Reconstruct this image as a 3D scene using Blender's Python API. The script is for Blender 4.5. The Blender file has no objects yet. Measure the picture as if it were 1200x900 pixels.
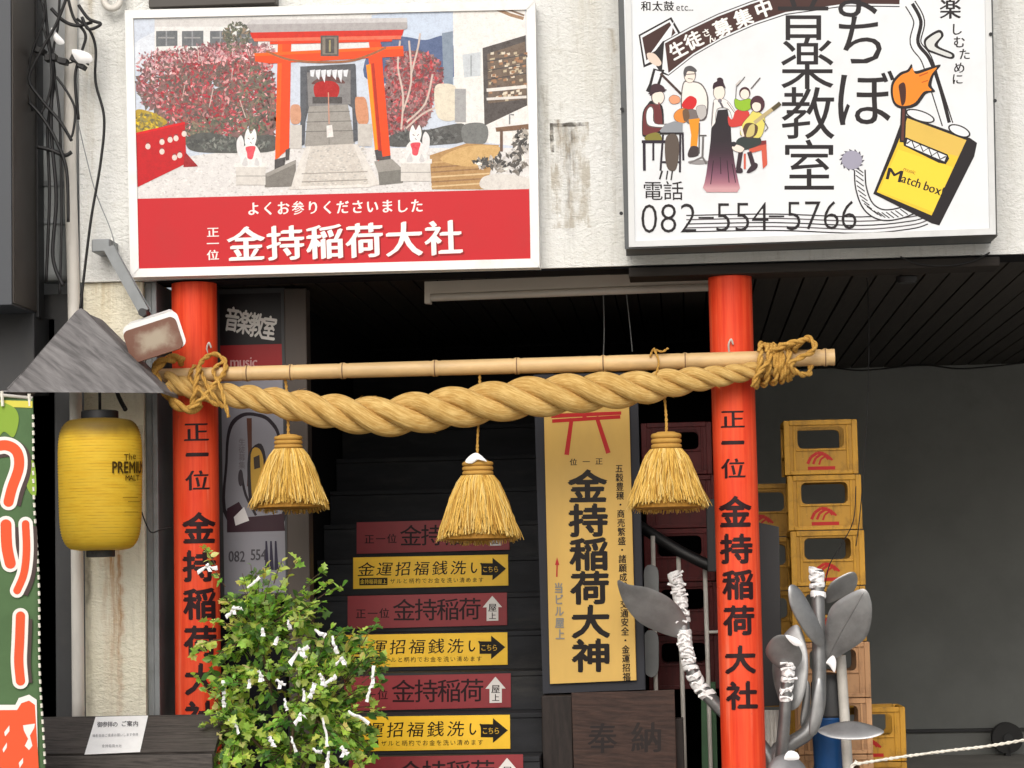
import bpy, bmesh, math, random
from mathutils import Vector, Matrix
from mathutils.geometry import tessellate_polygon
R = math.radians
random.seed(7)
scene = bpy.context.scene
col = scene.collection

# ------------------------------------------------------------------ camera, world, sun, exposure
F, CX, CY = 2740.0, 600.0, 450.0            # focal length in pixels of the 1200x900 photograph
CAM = Vector((0.0, -12.5, 1.55))
YAW, PITCH, ROLL = R(4.2), R(4.65), R(1.2)
fwd = Vector((-math.sin(YAW) * math.cos(PITCH), math.cos(YAW) * math.cos(PITCH), math.sin(PITCH)))
r0 = Vector((math.cos(YAW), math.sin(YAW), 0)); u0 = r0.cross(fwd)
cu = u0 * math.cos(ROLL) + r0 * math.sin(ROLL)
cr = r0 * math.cos(ROLL) - u0 * math.sin(ROLL)
cam = bpy.data.cameras.new('camera'); camo = bpy.data.objects.new('camera', cam); col.objects.link(camo)
camo.matrix_world = Matrix(((cr.x, cu.x, -fwd.x, CAM.x), (cr.y, cu.y, -fwd.y, CAM.y), (cr.z, cu.z, -fwd.z, CAM.z), (0, 0, 0, 1)))
cam.sensor_width = 36; cam.lens = 36 * F / 1200; cam.clip_end = 3000; cam.clip_start = .1
scene.camera = camo

SUN_EL, SUN_AZ = R(36), R(-6)              # azimuth measured from straight behind the camera, negative = from the left
w = bpy.data.worlds.new('World'); scene.world = w; w.use_nodes = True
nt = w.node_tree; bg = nt.nodes['Background']
sky = nt.nodes.new('ShaderNodeTexSky'); sky.sky_type = 'NISHITA'; sky.sun_disc = False
sky.sun_elevation = SUN_EL; sky.sun_rotation = math.pi - SUN_AZ
sky.air_density = 1.0; sky.dust_density = 6.0; sky.ozone_density = .6
hs = nt.nodes.new('ShaderNodeHueSaturation'); hs.inputs['Saturation'].default_value = .45
nt.links.new(sky.outputs[0], hs.inputs['Color']); nt.links.new(hs.outputs[0], bg.inputs[0])
bg.inputs[1].default_value = .14
sl = bpy.data.lights.new('sun', 'SUN'); sl.energy = 0.62; sl.angle = R(50); sl.color = (1, .985, .965)
so = bpy.data.objects.new('sun', sl); col.objects.link(so)
sd = Vector((math.sin(SUN_AZ) * math.cos(SUN_EL), -math.cos(SUN_AZ) * math.cos(SUN_EL), math.sin(SUN_EL)))
so.rotation_euler = sd.to_track_quat('Z', 'Y').to_euler(); so.location = sd * 30
scene.view_settings.view_transform = 'Standard'; scene.view_settings.look = 'None'
scene.view_settings.exposure = 0.0; scene.view_settings.gamma = 1

# ------------------------------------------------------------------ projection of photo pixels to real planes
def ray(px, py): return fwd + cr * ((px - CX) / F) - cu * ((py - CY) / F)
def P(px, py, Y):
    d = ray(px, py); return CAM + d * ((Y - CAM.y) / d.y)
def PP(px, py, p0, n):
    d = ray(px, py); return CAM + d * ((p0 - CAM).dot(n) / d.dot(n))
def pcyl(px, py, cx, cy, rad):              # hit on a vertical cylinder
    d = ray(px, py); a = d.x**2 + d.y**2; ox, oy = CAM.x - cx, CAM.y - cy
    b = ox * d.x + oy * d.y; q = b * b - a * (ox * ox + oy * oy - rad * rad)
    t = (-b - math.sqrt(max(q, 0))) / a
    return CAM + d * t
def mpp(Y): return (Y - CAM.y) / F          # metres per pixel

# ------------------------------------------------------------------ materials
def lin(c): return tuple(((v / 255) / 12.92 if v / 255 <= .04045 else ((v / 255 + .055) / 1.055) ** 2.4) for v in c[:3])
class NT:
    def __init__(s, name):
        s.m = bpy.data.materials.new(name); s.m.use_nodes = True; s.t = s.m.node_tree; s.b = s.t.nodes['Principled BSDF']
    def n(s, typ, **kw):
        x = s.t.nodes.new(typ)
        for k, v in kw.items():
            if k in x.bl_rna.properties.keys(): setattr(x, k, v)
            else: s.i(x, k.replace('_', ' '), v)
        return x
    def i(s, x, key, v):
        sock = x.inputs[key]
        if hasattr(v, 'is_linked') or isinstance(v, bpy.types.NodeSocket): s.t.links.new(v, sock)
        else: sock.default_value = v
    def math(s, op, a, b=0.0, c=None, clamp=False):
        x = s.t.nodes.new('ShaderNodeMath'); x.operation = op; x.use_clamp = clamp
        s.i(x, 0, a); s.i(x, 1, b)
        if c is not None: s.i(x, 2, c)
        return x.outputs[0]
    def mix(s, f, a, b, mode='MIX'):
        x = s.t.nodes.new('ShaderNodeMix'); x.data_type = 'RGBA'; x.blend_type = mode
        s.i(x, 0, f); s.i(x, 6, a if not isinstance(a, tuple) else (*a[:3], 1)); s.i(x, 7, b if not isinstance(b, tuple) else (*b[:3], 1))
        return x.outputs[2]
    def coord(s, scale=(1, 1, 1), src='Object', rot=(0, 0, 0)):
        tc = s.t.nodes.new('ShaderNodeTexCoord'); mp = s.t.nodes.new('ShaderNodeMapping')
        mp.inputs['Scale'].default_value = scale; mp.inputs['Rotation'].default_value = rot
        s.t.links.new(tc.outputs[src], mp.inputs[0]); return mp.outputs[0]
    def noise(s, vec, scale, detail=4, rough=.55, dist=0):
        x = s.t.nodes.new('ShaderNodeTexNoise'); s.t.links.new(vec, x.inputs['Vector'])
        x.inputs['Scale'].default_value = scale; x.inputs['Detail'].default_value = detail
        x.inputs['Roughness'].default_value = rough; x.inputs['Distortion'].default_value = dist
        return x.outputs[0]
    def ramp(s, f, a, b):
        x = s.t.nodes.new('ShaderNodeMapRange'); s.i(x, 0, f); x.inputs[1].default_value = a; x.inputs[2].default_value = b
        x.interpolation_type = 'SMOOTHSTEP'
        return x.outputs[0]
    def bump(s, h, strength, dist=.01, normal=None):
        x = s.t.nodes.new('ShaderNodeBump'); s.t.links.new(h, x.inputs['Height'])
        x.inputs['Strength'].default_value = strength; x.inputs['Distance'].default_value = dist
        if normal is not None: s.t.links.new(normal, x.inputs['Normal'])
        return x.outputs[0]
    def out(s, color=None, rough=None, normal=None, metal=None, spec=None):
        for k, v in (('Base Color', color), ('Roughness', rough), ('Normal', normal), ('Metallic', metal), ('Specular IOR Level', spec)):
            if v is not None: s.i(s.b, k, (*v[:3], 1) if (k == 'Base Color' and isinstance(v, tuple)) else v)
        return s.m
def mat(name, c, rough=.6, var=.15, vs=6, stretch=(1, 1, 1), bump=.0, bs=40, bd=.004, metal=0, dirt=0, dirtc=(60, 52, 40), spec=.5):
    k = NT(name); c = lin(c); v = k.coord(stretch)
    n1 = k.noise(v, vs, 5, .6)
    colr = k.mix(k.ramp(n1, .3, .7), tuple(x * (1 - var) for x in c), tuple(min(1, x * (1 + var)) for x in c))
    if dirt:
        n2 = k.noise(v, vs * .45, 8, .7)
        colr = k.mix(k.math('MULTIPLY', k.ramp(n2, .5, .75), dirt), colr, lin(dirtc))
    nb = k.noise(v, bs, 4, .6)
    rg = k.math('MULTIPLY_ADD', n1, .25, rough - .12)
    return k.out(colr, rg, k.bump(nb, bump, bd) if bump else None, metal, spec)
def attr_mat(name, rough=.35, bump=0.0, spec=.2):
    k = NT(name); a = k.n('ShaderNodeVertexColor', layer_name='Col')
    v = k.coord(); n1 = k.noise(v, 3.0, 6, .65)
    c = k.mix(k.ramp(n1, .45, .8), a.outputs[0], k.mix(.10, a.outputs[0], lin((90, 84, 72))))
    nb = k.noise(v, 6, 2)
    return k.out(c, k.math('MULTIPLY_ADD', n1, .2, rough - .1), k.bump(nb, .08, .01), None, spec)

# stucco with localised stains (stains are dirt fixed to the wall)
def stucco(name, base=(226, 222, 208), stains=(), patch=None, drip_line=None):
    k = NT(name); g = k.n('ShaderNodeNewGeometry'); sp = k.n('ShaderNodeSeparateXYZ'); k.i(sp, 0, g.outputs['Position'])
    X, Z = sp.outputs[0], sp.outputs[2]
    v = k.coord()
    big = k.noise(v, 1.1, 5, .6); mid = k.noise(v, 7, 6, .7)
    b = lin(base)
    c = k.mix(k.ramp(big, .35, .7), b, tuple(x * y for x, y in zip(b, (.93, .925, .89))))
    c = k.mix(k.math('MULTIPLY', k.ramp(mid, .56, .78), .35), c, lin((150, 142, 118)))
    vs = k.coord((14, 14, 1.3)); st = k.noise(vs, 2.2, 5, .65)
    c = k.mix(k.math('MULTIPLY', k.ramp(st, .5, .78), .22), c, lin((130, 122, 100)))
    for (x0, z0, z1, wdt, colr, amt) in stains:     # streak running down from z1 to z0 around x0
        wob = k.math('MULTIPLY_ADD', k.noise(k.coord((3, 3, 5)), 2.5, 3), .08, -.04)
        dx = k.math('ABSOLUTE', k.math('ADD', k.math('SUBTRACT', X, x0), wob))
        m = k.math('SUBTRACT', 1.0, k.math('DIVIDE', dx, wdt), clamp=True)
        up = k.math('DIVIDE', k.math('SUBTRACT', Z, z0), (z1 - z0), clamp=True)
        top = k.math('LESS_THAN', Z, z1)
        nn = k.ramp(k.noise(k.coord((30, 30, 2)), 1.6, 6, .7), .3, .65)
        f = k.math('MULTIPLY', k.math('MULTIPLY', k.math('MULTIPLY', m, up), top), k.math('MULTIPLY', nn, amt), clamp=True)
        c = k.mix(f, c, lin(colr))
    if patch:                                       # rectangular scar of a removed fitting
        x0, x1, z0, z1 = patch
        wb = k.math('MULTIPLY_ADD', k.noise(v, 30, 4), .012, -.006)
        xx, zz = k.math('ADD', X, wb), k.math('ADD', Z, wb)
        inx = k.math('MULTIPLY', k.math('GREATER_THAN', xx, x0), k.math('LESS_THAN', xx, x1))
        inz = k.math('MULTIPLY', k.math('GREATER_THAN', zz, z0), k.math('LESS_THAN', zz, z1))
        ins = k.math('MULTIPLY', inx, inz)
        c = k.mix(k.math('MULTIPLY', ins, k.math('MULTIPLY', k.ramp(k.noise(k.coord((5, 5, 1.6)), 3.0, 6, .7), .42, .62), .5)), c, lin((140, 122, 84)))
        topl = k.math('MULTIPLY', k.math('MULTIPLY', inx, k.math('GREATER_THAN', zz, z1 - .022)), k.math('LESS_THAN', zz, z1))
        lft = k.math('MULTIPLY', k.math('MULTIPLY', k.math('LESS_THAN', xx, x0 + .02), k.math('GREATER_THAN', xx, x0)), k.math('MULTIPLY', k.math('GREATER_THAN', zz, z1 - .16), k.math('LESS_THAN', zz, z1)))
        f = k.math('MULTIPLY', k.math('MAXIMUM', topl, lft), k.ramp(k.noise(v, 18, 5), .36, .6))
        c = k.mix(k.math('MULTIPLY', f, .85), c, lin((52, 46, 36)))
    # sprayed rough-cast surface
    vb = k.coord((1, 1, 1.6)); h = k.noise(vb, 26, 5, .6, .6); h2 = k.noise(vb, 75, 3)
    hh = k.math('MULTIPLY_ADD', h2, .35, h)
    return k.out(c, .82, k.bump(hh, .8, .016), None, .25)

def wood(name, c1, c2, scale=5, stretch=(1, 1, 9), rough=.75, rot=(0, 0, 0), bump=.35, wv_=.12, f2w=.25):
    k = NT(name); v0 = k.coord((1, 1, 1), rot=rot); mp = k.t.nodes.new('ShaderNodeMapping'); mp.inputs['Scale'].default_value = stretch; k.t.links.new(v0, mp.inputs[0]); v = mp.outputs[0]
    n = k.noise(v, scale, 7, .68, .5); f2 = k.noise(v, scale * 7, 3, .6)
    wv = k.n('ShaderNodeTexWave'); k.i(wv, 0, v); wv.inputs['Scale'].default_value = scale * .55; wv.inputs['Distortion'].default_value = 16
    wv.inputs['Detail'].default_value = 4; wv.inputs['Detail Scale'].default_value = .7; wv.bands_direction = 'DIAGONAL'
    m = k.math('MULTIPLY_ADD', wv.outputs[1], wv_, k.math('MULTIPLY', n, 1.0 - wv_ * .7))
    m = k.math('MULTIPLY_ADD', f2, f2w, k.math('SUBTRACT', m, f2w * .45))
    c = k.mix(k.ramp(m, .2, .85), lin(c1), lin(c2))
    return k.out(c, rough, k.bump(m, bump, .006), None, .3)

def rope_mat(name, c1, c2, us, vs_, ang=0, bump=.7):
    k = NT(name); v = k.coord((us, vs_, 1), 'UV', (0, 0, ang))
    n = k.noise(v, 1.0, 4, .6, .3); big = k.noise(k.coord(), 9, 4)
    m = k.math('MULTIPLY_ADD', big, .35, k.math('MULTIPLY', n, .7))
    c = k.mix(k.ramp(m, .35, .85), lin(c1), lin(c2))
    return k.out(c, .85, k.bump(n, bump, .006), None, .2)

def crate_mat(name, c, d):
    k = NT(name); oi = k.n('ShaderNodeObjectInfo'); v = k.coord(); n = k.noise(v, 7, 6, .7); n2 = k.noise(v, 34, 4, .7); st = k.noise(k.coord((18, 18, 2)), 2, 5, .6)
    b = k.mix(oi.outputs['Random'], tuple(x * .72 for x in lin(c)), tuple(x * 1.12 for x in lin(c)))
    b = k.mix(k.math('MULTIPLY', k.ramp(n, .46, .72), .7), b, lin(d)); b = k.mix(k.math('MULTIPLY', k.ramp(st, .52, .75), .5), b, lin(d))
    b = k.mix(k.math('MULTIPLY', k.ramp(n2, .62, .75), .35), b, tuple(min(1, x * 1.6 + .05) for x in lin(c)))
    return k.out(b, k.math('MULTIPLY_ADD', n, .3, .35), k.bump(n2, .12, .003), None, .35)
def photo_mat():        # a printed photograph: fine tonal detail and slight fading of the ink
    k = NT('printed_photograph'); a = k.n('ShaderNodeVertexColor', layer_name='Col'); v = k.coord()
    n = k.noise(v, 38, 8, .75); n2 = k.noise(k.coord((1, 1, 1.4)), 150, 5, .7); n3 = k.noise(v, 5, 4)
    m = k.math('MULTIPLY_ADD', n2, .55, k.math('MULTIPLY', n, .75))
    lo = k.mix(1.0, a.outputs[0], (.74, .72, .73), 'MULTIPLY'); hi = k.mix(.06, a.outputs[0], (.95, .95, .95))
    c = k.mix(k.ramp(m, .36, .80), lo, hi)
    hsv = k.n('ShaderNodeHueSaturation'); hsv.inputs['Saturation'].default_value = 1.18; hsv.inputs['Value'].default_value = 1.06; k.i(hsv, 'Color', c); c = hsv.outputs[0]
    return k.out(c, .34, None, None, .25)
def red_mat():
    k = NT('weathered_vermilion_paint'); v = k.coord((22, 22, .9)); n = k.noise(v, 1.5, 6, .65); n2 = k.noise(k.coord(), 2.2, 5, .6); n3 = k.noise(k.coord((1, 1, .6)), 24, 6, .75)
    c = k.mix(k.ramp(n, .3, .72), lin((214, 54, 24)), lin((238, 84, 44)))
    c = k.mix(k.math('MULTIPLY', k.ramp(n2, .4, .75), .45), c, lin((226, 96, 62)))
    c = k.mix(k.math('MULTIPLY', k.ramp(n3, .66, .74), .55), c, lin((150, 48, 30)))
    c = k.mix(k.math('MULTIPLY', k.ramp(k.noise(k.coord((9, 9, .5)), 2, 5), .58, .78), .3), c, lin((246, 170, 140)))
    h = k.math('MULTIPLY_ADD', n3, .3, n)
    return k.out(c, k.math('MULTIPLY_ADD', n2, .35, .42), k.bump(h, .35, .004), None, .3)
M = {}
M['photo'] = photo_mat()
M['print'] = attr_mat('printed_film', .38)
M['paint_letter'] = attr_mat('painted_lettering', .6, spec=.3)
M['cloth_print'] = attr_mat('printed_cloth', .85, spec=.1)
M['white_frame'] = mat('white_aluminium', (232, 232, 230), .38, .05, 4, dirt=.3, dirtc=(120, 115, 100), bump=.03)
M['grey_metal'] = mat('weathered_grey_metal', (128, 132, 134), .45, .15, 5, metal=.3, dirt=.4, dirtc=(70, 62, 52), bump=.1)
M['dark_metal'] = mat('dark_painted_metal', (48, 49, 51), .55, .15, 4, dirt=.25, dirtc=(80, 74, 66), bump=.06)
M['brown_metal'] = mat('dark_brown_panel', (62, 57, 52), .5, .1, 3, bump=.04)
M['black'] = mat('black_plastic', (18, 18, 20), .5, .2, 8, bump=.05)
M['cable'] = mat('black_cable', (16, 16, 18), .55, .2, 20)
M['board'] = wood('dark_stained_boards', (34, 30, 27), (58, 52, 46), 4, (9, .6, 1), .6, bump=.2)
M['beam'] = wood('blackened_beam', (22, 19, 17), (44, 38, 33), 4, (.6, 9, 9), .7, bump=.25)
M['garage'] = mat('dark_grey_wall', (140, 142, 139), .85, .08, 1.6, bump=.12, bs=30, dirt=.25, dirtc=(70, 70, 68), spec=.2)
M['hall'] = mat('black_hall_wall', (22, 22, 26), .9, .2, 2, bump=.1, spec=.15)
M['step'] = mat('charcoal_step', (42, 43, 46), .8, .25, 7, (.3, 1, 1), bump=.2, bs=60, dirt=.3, dirtc=(88, 86, 82), spec=.2)
M['red'] = red_mat()
M['bamboo'] = mat('dry_bamboo', (204, 172, 122), .5, .18, 9, (.25, 1, 1), bump=.15, bs=30, dirt=.45, dirtc=(150, 112, 74))
M['node'] = mat('bamboo_node', (116, 88, 60), .7, .3, 20)
M['rope'] = rope_mat('straw_rope', (182, 142, 76), (234, 204, 136), 15, 30, 0, .9)
M['lash'] = rope_mat('lashing_rope', (172, 128, 58), (220, 180, 100), 160, 3, .5, .6)
M['straw'] = None
M['paper'] = mat('white_paper', (240, 240, 240), .8, .03, 20, spec=.2)
M['silver'] = mat('silver_grey_paint', (150, 151, 152), .38, .2, 5, metal=.75, bump=.08, bs=24, dirt=.55, dirtc=(96, 95, 92))
M['crate_y'] = crate_mat('yellow_crate_plastic', (186, 138, 42), (104, 74, 28))
M['crate_p'] = crate_mat('faded_crate_plastic', (196, 150, 108), (130, 92, 66))
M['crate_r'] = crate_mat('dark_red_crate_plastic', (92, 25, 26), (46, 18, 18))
M['crate_b'] = mat('blue_plastic', (24, 74, 128), .4, .1, 6)
M['steel_white'] = mat('white_painted_pipe', (196, 192, 184), .4, .1, 8, dirt=.3, dirtc=(130, 120, 104))
M['pvc'] = mat('old_white_pipe', (212, 208, 200), .5, .1, 5, (1, 1, .3), dirt=.55, dirtc=(110, 104, 98), bump=.1)
M['grey_wood'] = wood('weathered_grey_wood', (82, 80, 81), (146, 144, 145), 3.4, (1.0, 1, 6.5), .85, (0, R(-36), 0), .4, .1, .08)
M['counter'] = wood('dark_weathered_planks', (46, 43, 42), (92, 86, 82), 6, (.8, 9, 9), .7, bump=.45)
M['plaque'] = wood('brown_plaque_wood', (34, 23, 20), (70, 50, 42), 5, (1, 5, 7), .6, bump=.35)
M['darkwood'] = wood('blackened_wood', (24, 19, 18), (46, 38, 35), 6, (4, 4, .8), .6, bump=.3)
M['tube'] = mat('fluorescent_tube', (196, 190, 180), .3, .04, 5)
M['lampbody'] = mat('aged_lamp_housing', (196, 188, 176), .5, .1, 4, (.3, 1, 1), dirt=.4, dirtc=(96, 88, 78))
M['asphalt'] = mat('worn_concrete_road', (158, 155, 148), .9, .2, 3, bump=.3, bs=90)
M['paving'] = mat('concrete_paving', (172, 168, 160), .85, .12, 2, bump=.2, bs=50, dirt=.3)
M['bark'] = mat('shrub_bark', (84, 66, 48), .9, .25, 20, bump=.5, bs=50)
M['duct'] = mat('grey_duct', (142, 146, 146), .5, .15, 3, dirt=.35, dirtc=(66, 66, 64), bump=.05)
M['neigh'] = mat('neighbour_grey_wall', (196, 198, 198), .8, .12, 2.5, bump=.2, dirt=.4, dirtc=(92, 92, 90))
M['nylon'] = mat('white_nylon_cord', (222, 218, 206), .7, .1, 60)

def leaf_mat():
    k = NT('shrub_leaf'); a = k.n('ShaderNodeVertexColor', layer_name='Col')
    d = k.n('ShaderNodeBsdfTranslucent'); mx = k.n('ShaderNodeMixShader')
    k.t.links.new(a.outputs[0], k.b.inputs['Base Color']); k.b.inputs['Roughness'].default_value = .45
    cc = k.mix(1.0, a.outputs[0], (1.15, 1.4, .6), 'MULTIPLY'); k.t.links.new(cc, d.inputs[0])
    mx.inputs[0].default_value = .42
    k.t.links.new(k.b.outputs[0], mx.inputs[1]); k.t.links.new(d.outputs[0], mx.inputs[2])
    k.t.links.new(mx.outputs[0], k.t.nodes['Material Output'].inputs[0]); return k.m
M['leaf'] = leaf_mat()
def straw_mat():
    k = NT('loose_straw'); a = k.n('ShaderNodeVertexColor', layer_name='Col')
    n = k.noise(k.coord(), 60, 3)
    return k.out(k.mix(k.math('MULTIPLY', n, .25), a.outputs[0], lin((150, 104, 40))), .75, None, None, .25)
M['straw'] = straw_mat()
def lantern_mat(zt):
    k = NT('yellow_lantern_vinyl'); g = k.n('ShaderNodeTexCoord'); sp = k.n('ShaderNodeSeparateXYZ'); k.i(sp, 0, g.outputs['Object'])
    v = k.coord((1, 1, 6)); n = k.noise(v, 8, 6, .7); n3 = k.noise(k.coord(), 5, 4)
    c = k.mix(k.ramp(n, .3, .75), lin((212, 168, 38)), lin((230, 196, 62)))
    c = k.mix(k.math('MULTIPLY', k.ramp(k.math('MULTIPLY_ADD', n3, .5, n), .7, 1.0), .35), c, lin((176, 126, 18)))
    d = k.ramp(k.math('MULTIPLY_ADD', n3, .06, sp.outputs[2]), zt - .10, zt - .005)     # soot settled on the shoulder
    c = k.mix(k.math('MULTIPLY', d, .85), c, lin((52, 40, 18)))
    rb = k.math('SINE', k.math('MULTIPLY', sp.outputs[2], 2 * math.pi / .0158)); ln_ = k.math('MULTIPLY', k.ramp(rb, .55, 1.0), k.math('MULTIPLY_ADD', k.ramp(k.noise(k.coord((2, 2, 9)), 5, 4), .4, .65), .35, .08))
    c = k.mix(ln_, c, lin((120, 84, 20)))
    return k.out(c, .62, k.bump(k.noise(k.coord((1, 1, 3)), 30, 4), .25, .004), None, .3)
def rust_mat():
    k = NT('rusted_lamp_glass'); v = k.coord((1, 1, 1)); n = k.noise(v, 11, 6, .65)
    g = k.n('ShaderNodeTexCoord'); sp = k.n('ShaderNodeSeparateXYZ'); k.i(sp, 0, g.outputs['UV'])
    ex = k.math('MINIMUM', k.math('MINIMUM', sp.outputs[0], k.math('SUBTRACT', 1.0, sp.outputs[0])), k.math('MINIMUM', sp.outputs[1], k.math('SUBTRACT', 1.0, sp.outputs[1])))
    m = k.ramp(k.math('MULTIPLY_ADD', k.math('SUBTRACT', n, .5), .55, ex), .06, .42)
    c = k.mix(m, lin((108, 66, 46)), lin((160, 146, 126)))
    return k.out(c, .45, k.bump(n, .2, .004))

# ------------------------------------------------------------------ mesh helpers
class MB:
    def __init__(s): s.v = []; s.f = []; s.mi = []; s.uv = {}; s.c = {}
    def add(s, vs, fs, mi=0, uvs=None, c=None):
        o = len(s.v); s.v += [Vector(p) for p in vs]
        for j, f in enumerate(fs):
            if uvs: s.uv[len(s.f)] = [uvs[i] for i in f] if not isinstance(uvs[0], list) else uvs[j]
            if c is not None: s.c[len(s.f)] = c
            s.f.append([i + o for i in f]); s.mi.append(mi)
    def box(s, lo, hi, mi=0, rot=None, c=None):
        (x0, y0, z0), (x1, y1, z1) = lo, hi
        vs = [Vector(p) for p in ((x0, y0, z0), (x1, y0, z0), (x1, y1, z0), (x0, y1, z0), (x0, y0, z1), (x1, y0, z1), (x1, y1, z1), (x0, y1, z1))]
        if rot is not None:
            ce = (Vector(lo) + Vector(hi)) / 2; vs = [ce + rot @ (p - ce) for p in vs]
        s.add(vs, [[0, 3, 2, 1], [4, 5, 6, 7], [0, 1, 5, 4], [1, 2, 6, 5], [2, 3, 7, 6], [3, 0, 4, 7]], mi, c=c)
    def prism(s, front, back, mi=0, c=None):     # two matching outlines (3-D points), capped
        n = len(front); tr = tessellate_polygon([front])
        s.add(list(front) + list(back), [list(t) for t in tr] + [[a + n for a in reversed(t)] for t in tr] + [[i, (i + 1) % n, (i + 1) % n + n, i + n] for i in range(n)], mi, c=c)
    def tube(s, pts, rad, n=10, mi=0, cap=True, c=None):
        pts = [Vector(p) for p in pts]; L = len(pts)
        if not hasattr(rad, '__len__'): rad = [rad] * L
        vs, uvs = [], []; prev = None; dist = 0
        for i, p in enumerate(pts):
            t = (pts[min(i + 1, L - 1)] - pts[max(i - 1, 0)]).normalized()
            if prev is None:
                a = Vector((0, 0, 1)) if abs(t.z) < .9 else Vector((1, 0, 0)); u = (a - t * a.dot(t)).normalized()
            else: u = (prev - t * prev.dot(t)).normalized()
            prev = u; b = t.cross(u)
            if i: dist += (p - pts[i - 1]).length
            for k in range(n + 1):
                an = 2 * math.pi * k / n
                vs.append(p + (u * math.cos(an) + b * math.sin(an)) * rad[i]); uvs.append((dist, k / n))
        fs = [[i * (n + 1) + k, i * (n + 1) + k + 1, (i + 1) * (n + 1) + k + 1, (i + 1) * (n + 1) + k] for i in range(L - 1) for k in range(n)]
        if cap:
            fs += [list(range(n - 1, -1, -1)), [(L - 1) * (n + 1) + k for k in range(n)]]
        s.add(vs, fs, mi, uvs, c)
    def lathe(s, cx, cy, prof, n=32, mi=0, cap=True):   # prof: [(r, z)]
        vs = []; L = len(prof)
        for (r, z) in prof:
            for k in range(n):
                a = 2 * math.pi * k / n; vs.append((cx + r * math.cos(a), cy + r * math.sin(a), z))
        fs = [[i * n + k, i * n + (k + 1) % n, (i + 1) * n + (k + 1) % n, (i + 1) * n + k] for i in range(L - 1) for k in range(n)]
        if cap: fs += [list(range(n - 1, -1, -1)), [(L - 1) * n + k for k in range(n)]]
        s.add(vs, fs, mi)
    def plate(s, outer, hole, th, mi=0):         # 3-D outlines in one plane facing -Y, th = thickness along +Y
        tr = tessellate_polygon([outer, hole]); vs = list(outer) + list(hole); n, m = len(outer), len(hole)
        bk = [p + Vector((0, th, 0)) for p in vs]; N = n + m
        fs = [list(t) for t in tr] + [[a + N for a in reversed(t)] for t in tr]
        fs += [[i, (i + 1) % n, (i + 1) % n + N, i + N] for i in range(n)]
        fs += [[n + i, n + (i + 1) % m, n + (i + 1) % m + N, n + i + N] for i in range(m)]
        s.add(vs + bk, fs, mi)
    def pillow(s, pts, Yc, h, mi=0, rings=(.0, .35, .7, .9), slope=None):   # leaf-like lens from a pixel outline; slope(px,py)->dY
        n = len(pts); cx = sum(p[0] for p in pts) / n; cy = sum(p[1] for p in pts) / n
        for sg in (-1, 1):
            vs = []
            for q in rings:
                for (x, y) in pts:
                    xx, yy = x + (cx - x) * q, y + (cy - y) * q
                    vs.append(P(xx, yy, Yc + (slope(xx, yy) if slope else 0)) + Vector((0, sg * h * math.sqrt(max(0, 1 - (1 - q) ** 2)), 0)))
            vs.append(P(cx, cy, Yc + (slope(cx, cy) if slope else 0)) + Vector((0, sg * h, 0)))
            L = len(rings)
            fs = [[i * n + k, i * n + (k + 1) % n, (i + 1) * n + (k + 1) % n, (i + 1) * n + k] for i in range(L - 1) for k in range(n)]
            fs += [[(L - 1) * n + k, (L - 1) * n + (k + 1) % n, L * n] for k in range(n)]
            if sg > 0: fs = [f[::-1] for f in fs]
            s.add(vs, fs, mi)

WORLD = {}
def obj(name, mb, mats, parent=None, smooth=False, bev=0, weld=False, auto=None):
    if not isinstance(mats, (list, tuple)): mats = [mats]
    me = bpy.data.meshes.new(name)
    if parent is not None: off = WORLD[parent.name]
    else:
        xs = [p.x for p in mb.v]; ys = [p.y for p in mb.v]; off = Vector(((min(xs) + max(xs)) / 2, (min(ys) + max(ys)) / 2, min(p.z for p in mb.v)))
    me.from_pydata([tuple(p - off) for p in mb.v], [], mb.f)
    for m in mats: me.materials.append(m)
    me.polygons.foreach_set('material_index', mb.mi)
    if mb.uv:
        uvl = me.uv_layers.new(name='UVMap')
        for fi, us in mb.uv.items():
            p = me.polygons[fi]
            for j, li in enumerate(p.loop_indices): uvl.data[li].uv = us[j]
    if mb.c:
        ca = me.color_attributes.new('Col', 'FLOAT_COLOR', 'CORNER')
        buf = [1.0] * (len(me.loops) * 4)
        for fi, cc in mb.c.items():
            p = me.polygons[fi]
            for li in p.loop_indices: buf[li * 4:li * 4 + 3] = cc[:3]
        ca.data.foreach_set('color', buf)
    if weld:
        bm = bmesh.new(); bm.from_mesh(me); bmesh.ops.remove_doubles(bm, verts=bm.verts, dist=1e-5)
        bmesh.ops.recalc_face_normals(bm, faces=bm.faces); bm.to_mesh(me); bm.free()
    if smooth: me.polygons.foreach_set('use_smooth', [True] * len(me.polygons))
    o = bpy.data.objects.new(name, me); col.objects.link(o)
    if parent is not None: o.parent = parent; WORLD[o.name] = off
    else: o.location = off; WORLD[o.name] = off
    if smooth and auto:
        bm = bmesh.new(); bm.from_mesh(me)
        for e in bm.edges:
            if len(e.link_faces) == 2 and e.calc_face_angle(0) > R(auto): e.smooth = False
        bm.to_mesh(me); bm.free()
    if bev:
        b = o.modifiers.new('bevel', 'BEVEL'); b.width = bev; b.segments = 2; b.limit_method = 'ANGLE'; b.angle_limit = R(40)
    return o
def thing(name, label, cat, loc, group=None, kind=None):
    o = bpy.data.objects.new(name, None); col.objects.link(o); o.location = loc; o.empty_display_size = .1
    WORLD[o.name] = Vector(loc); return tag(o, label, cat, group, kind)
def tag(o, label=None, cat=None, group=None, kind=None):
    if label: o['label'] = label
    if cat: o['category'] = cat
    if group: o['group'] = group
    if kind: o['kind'] = kind
    return o
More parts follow.
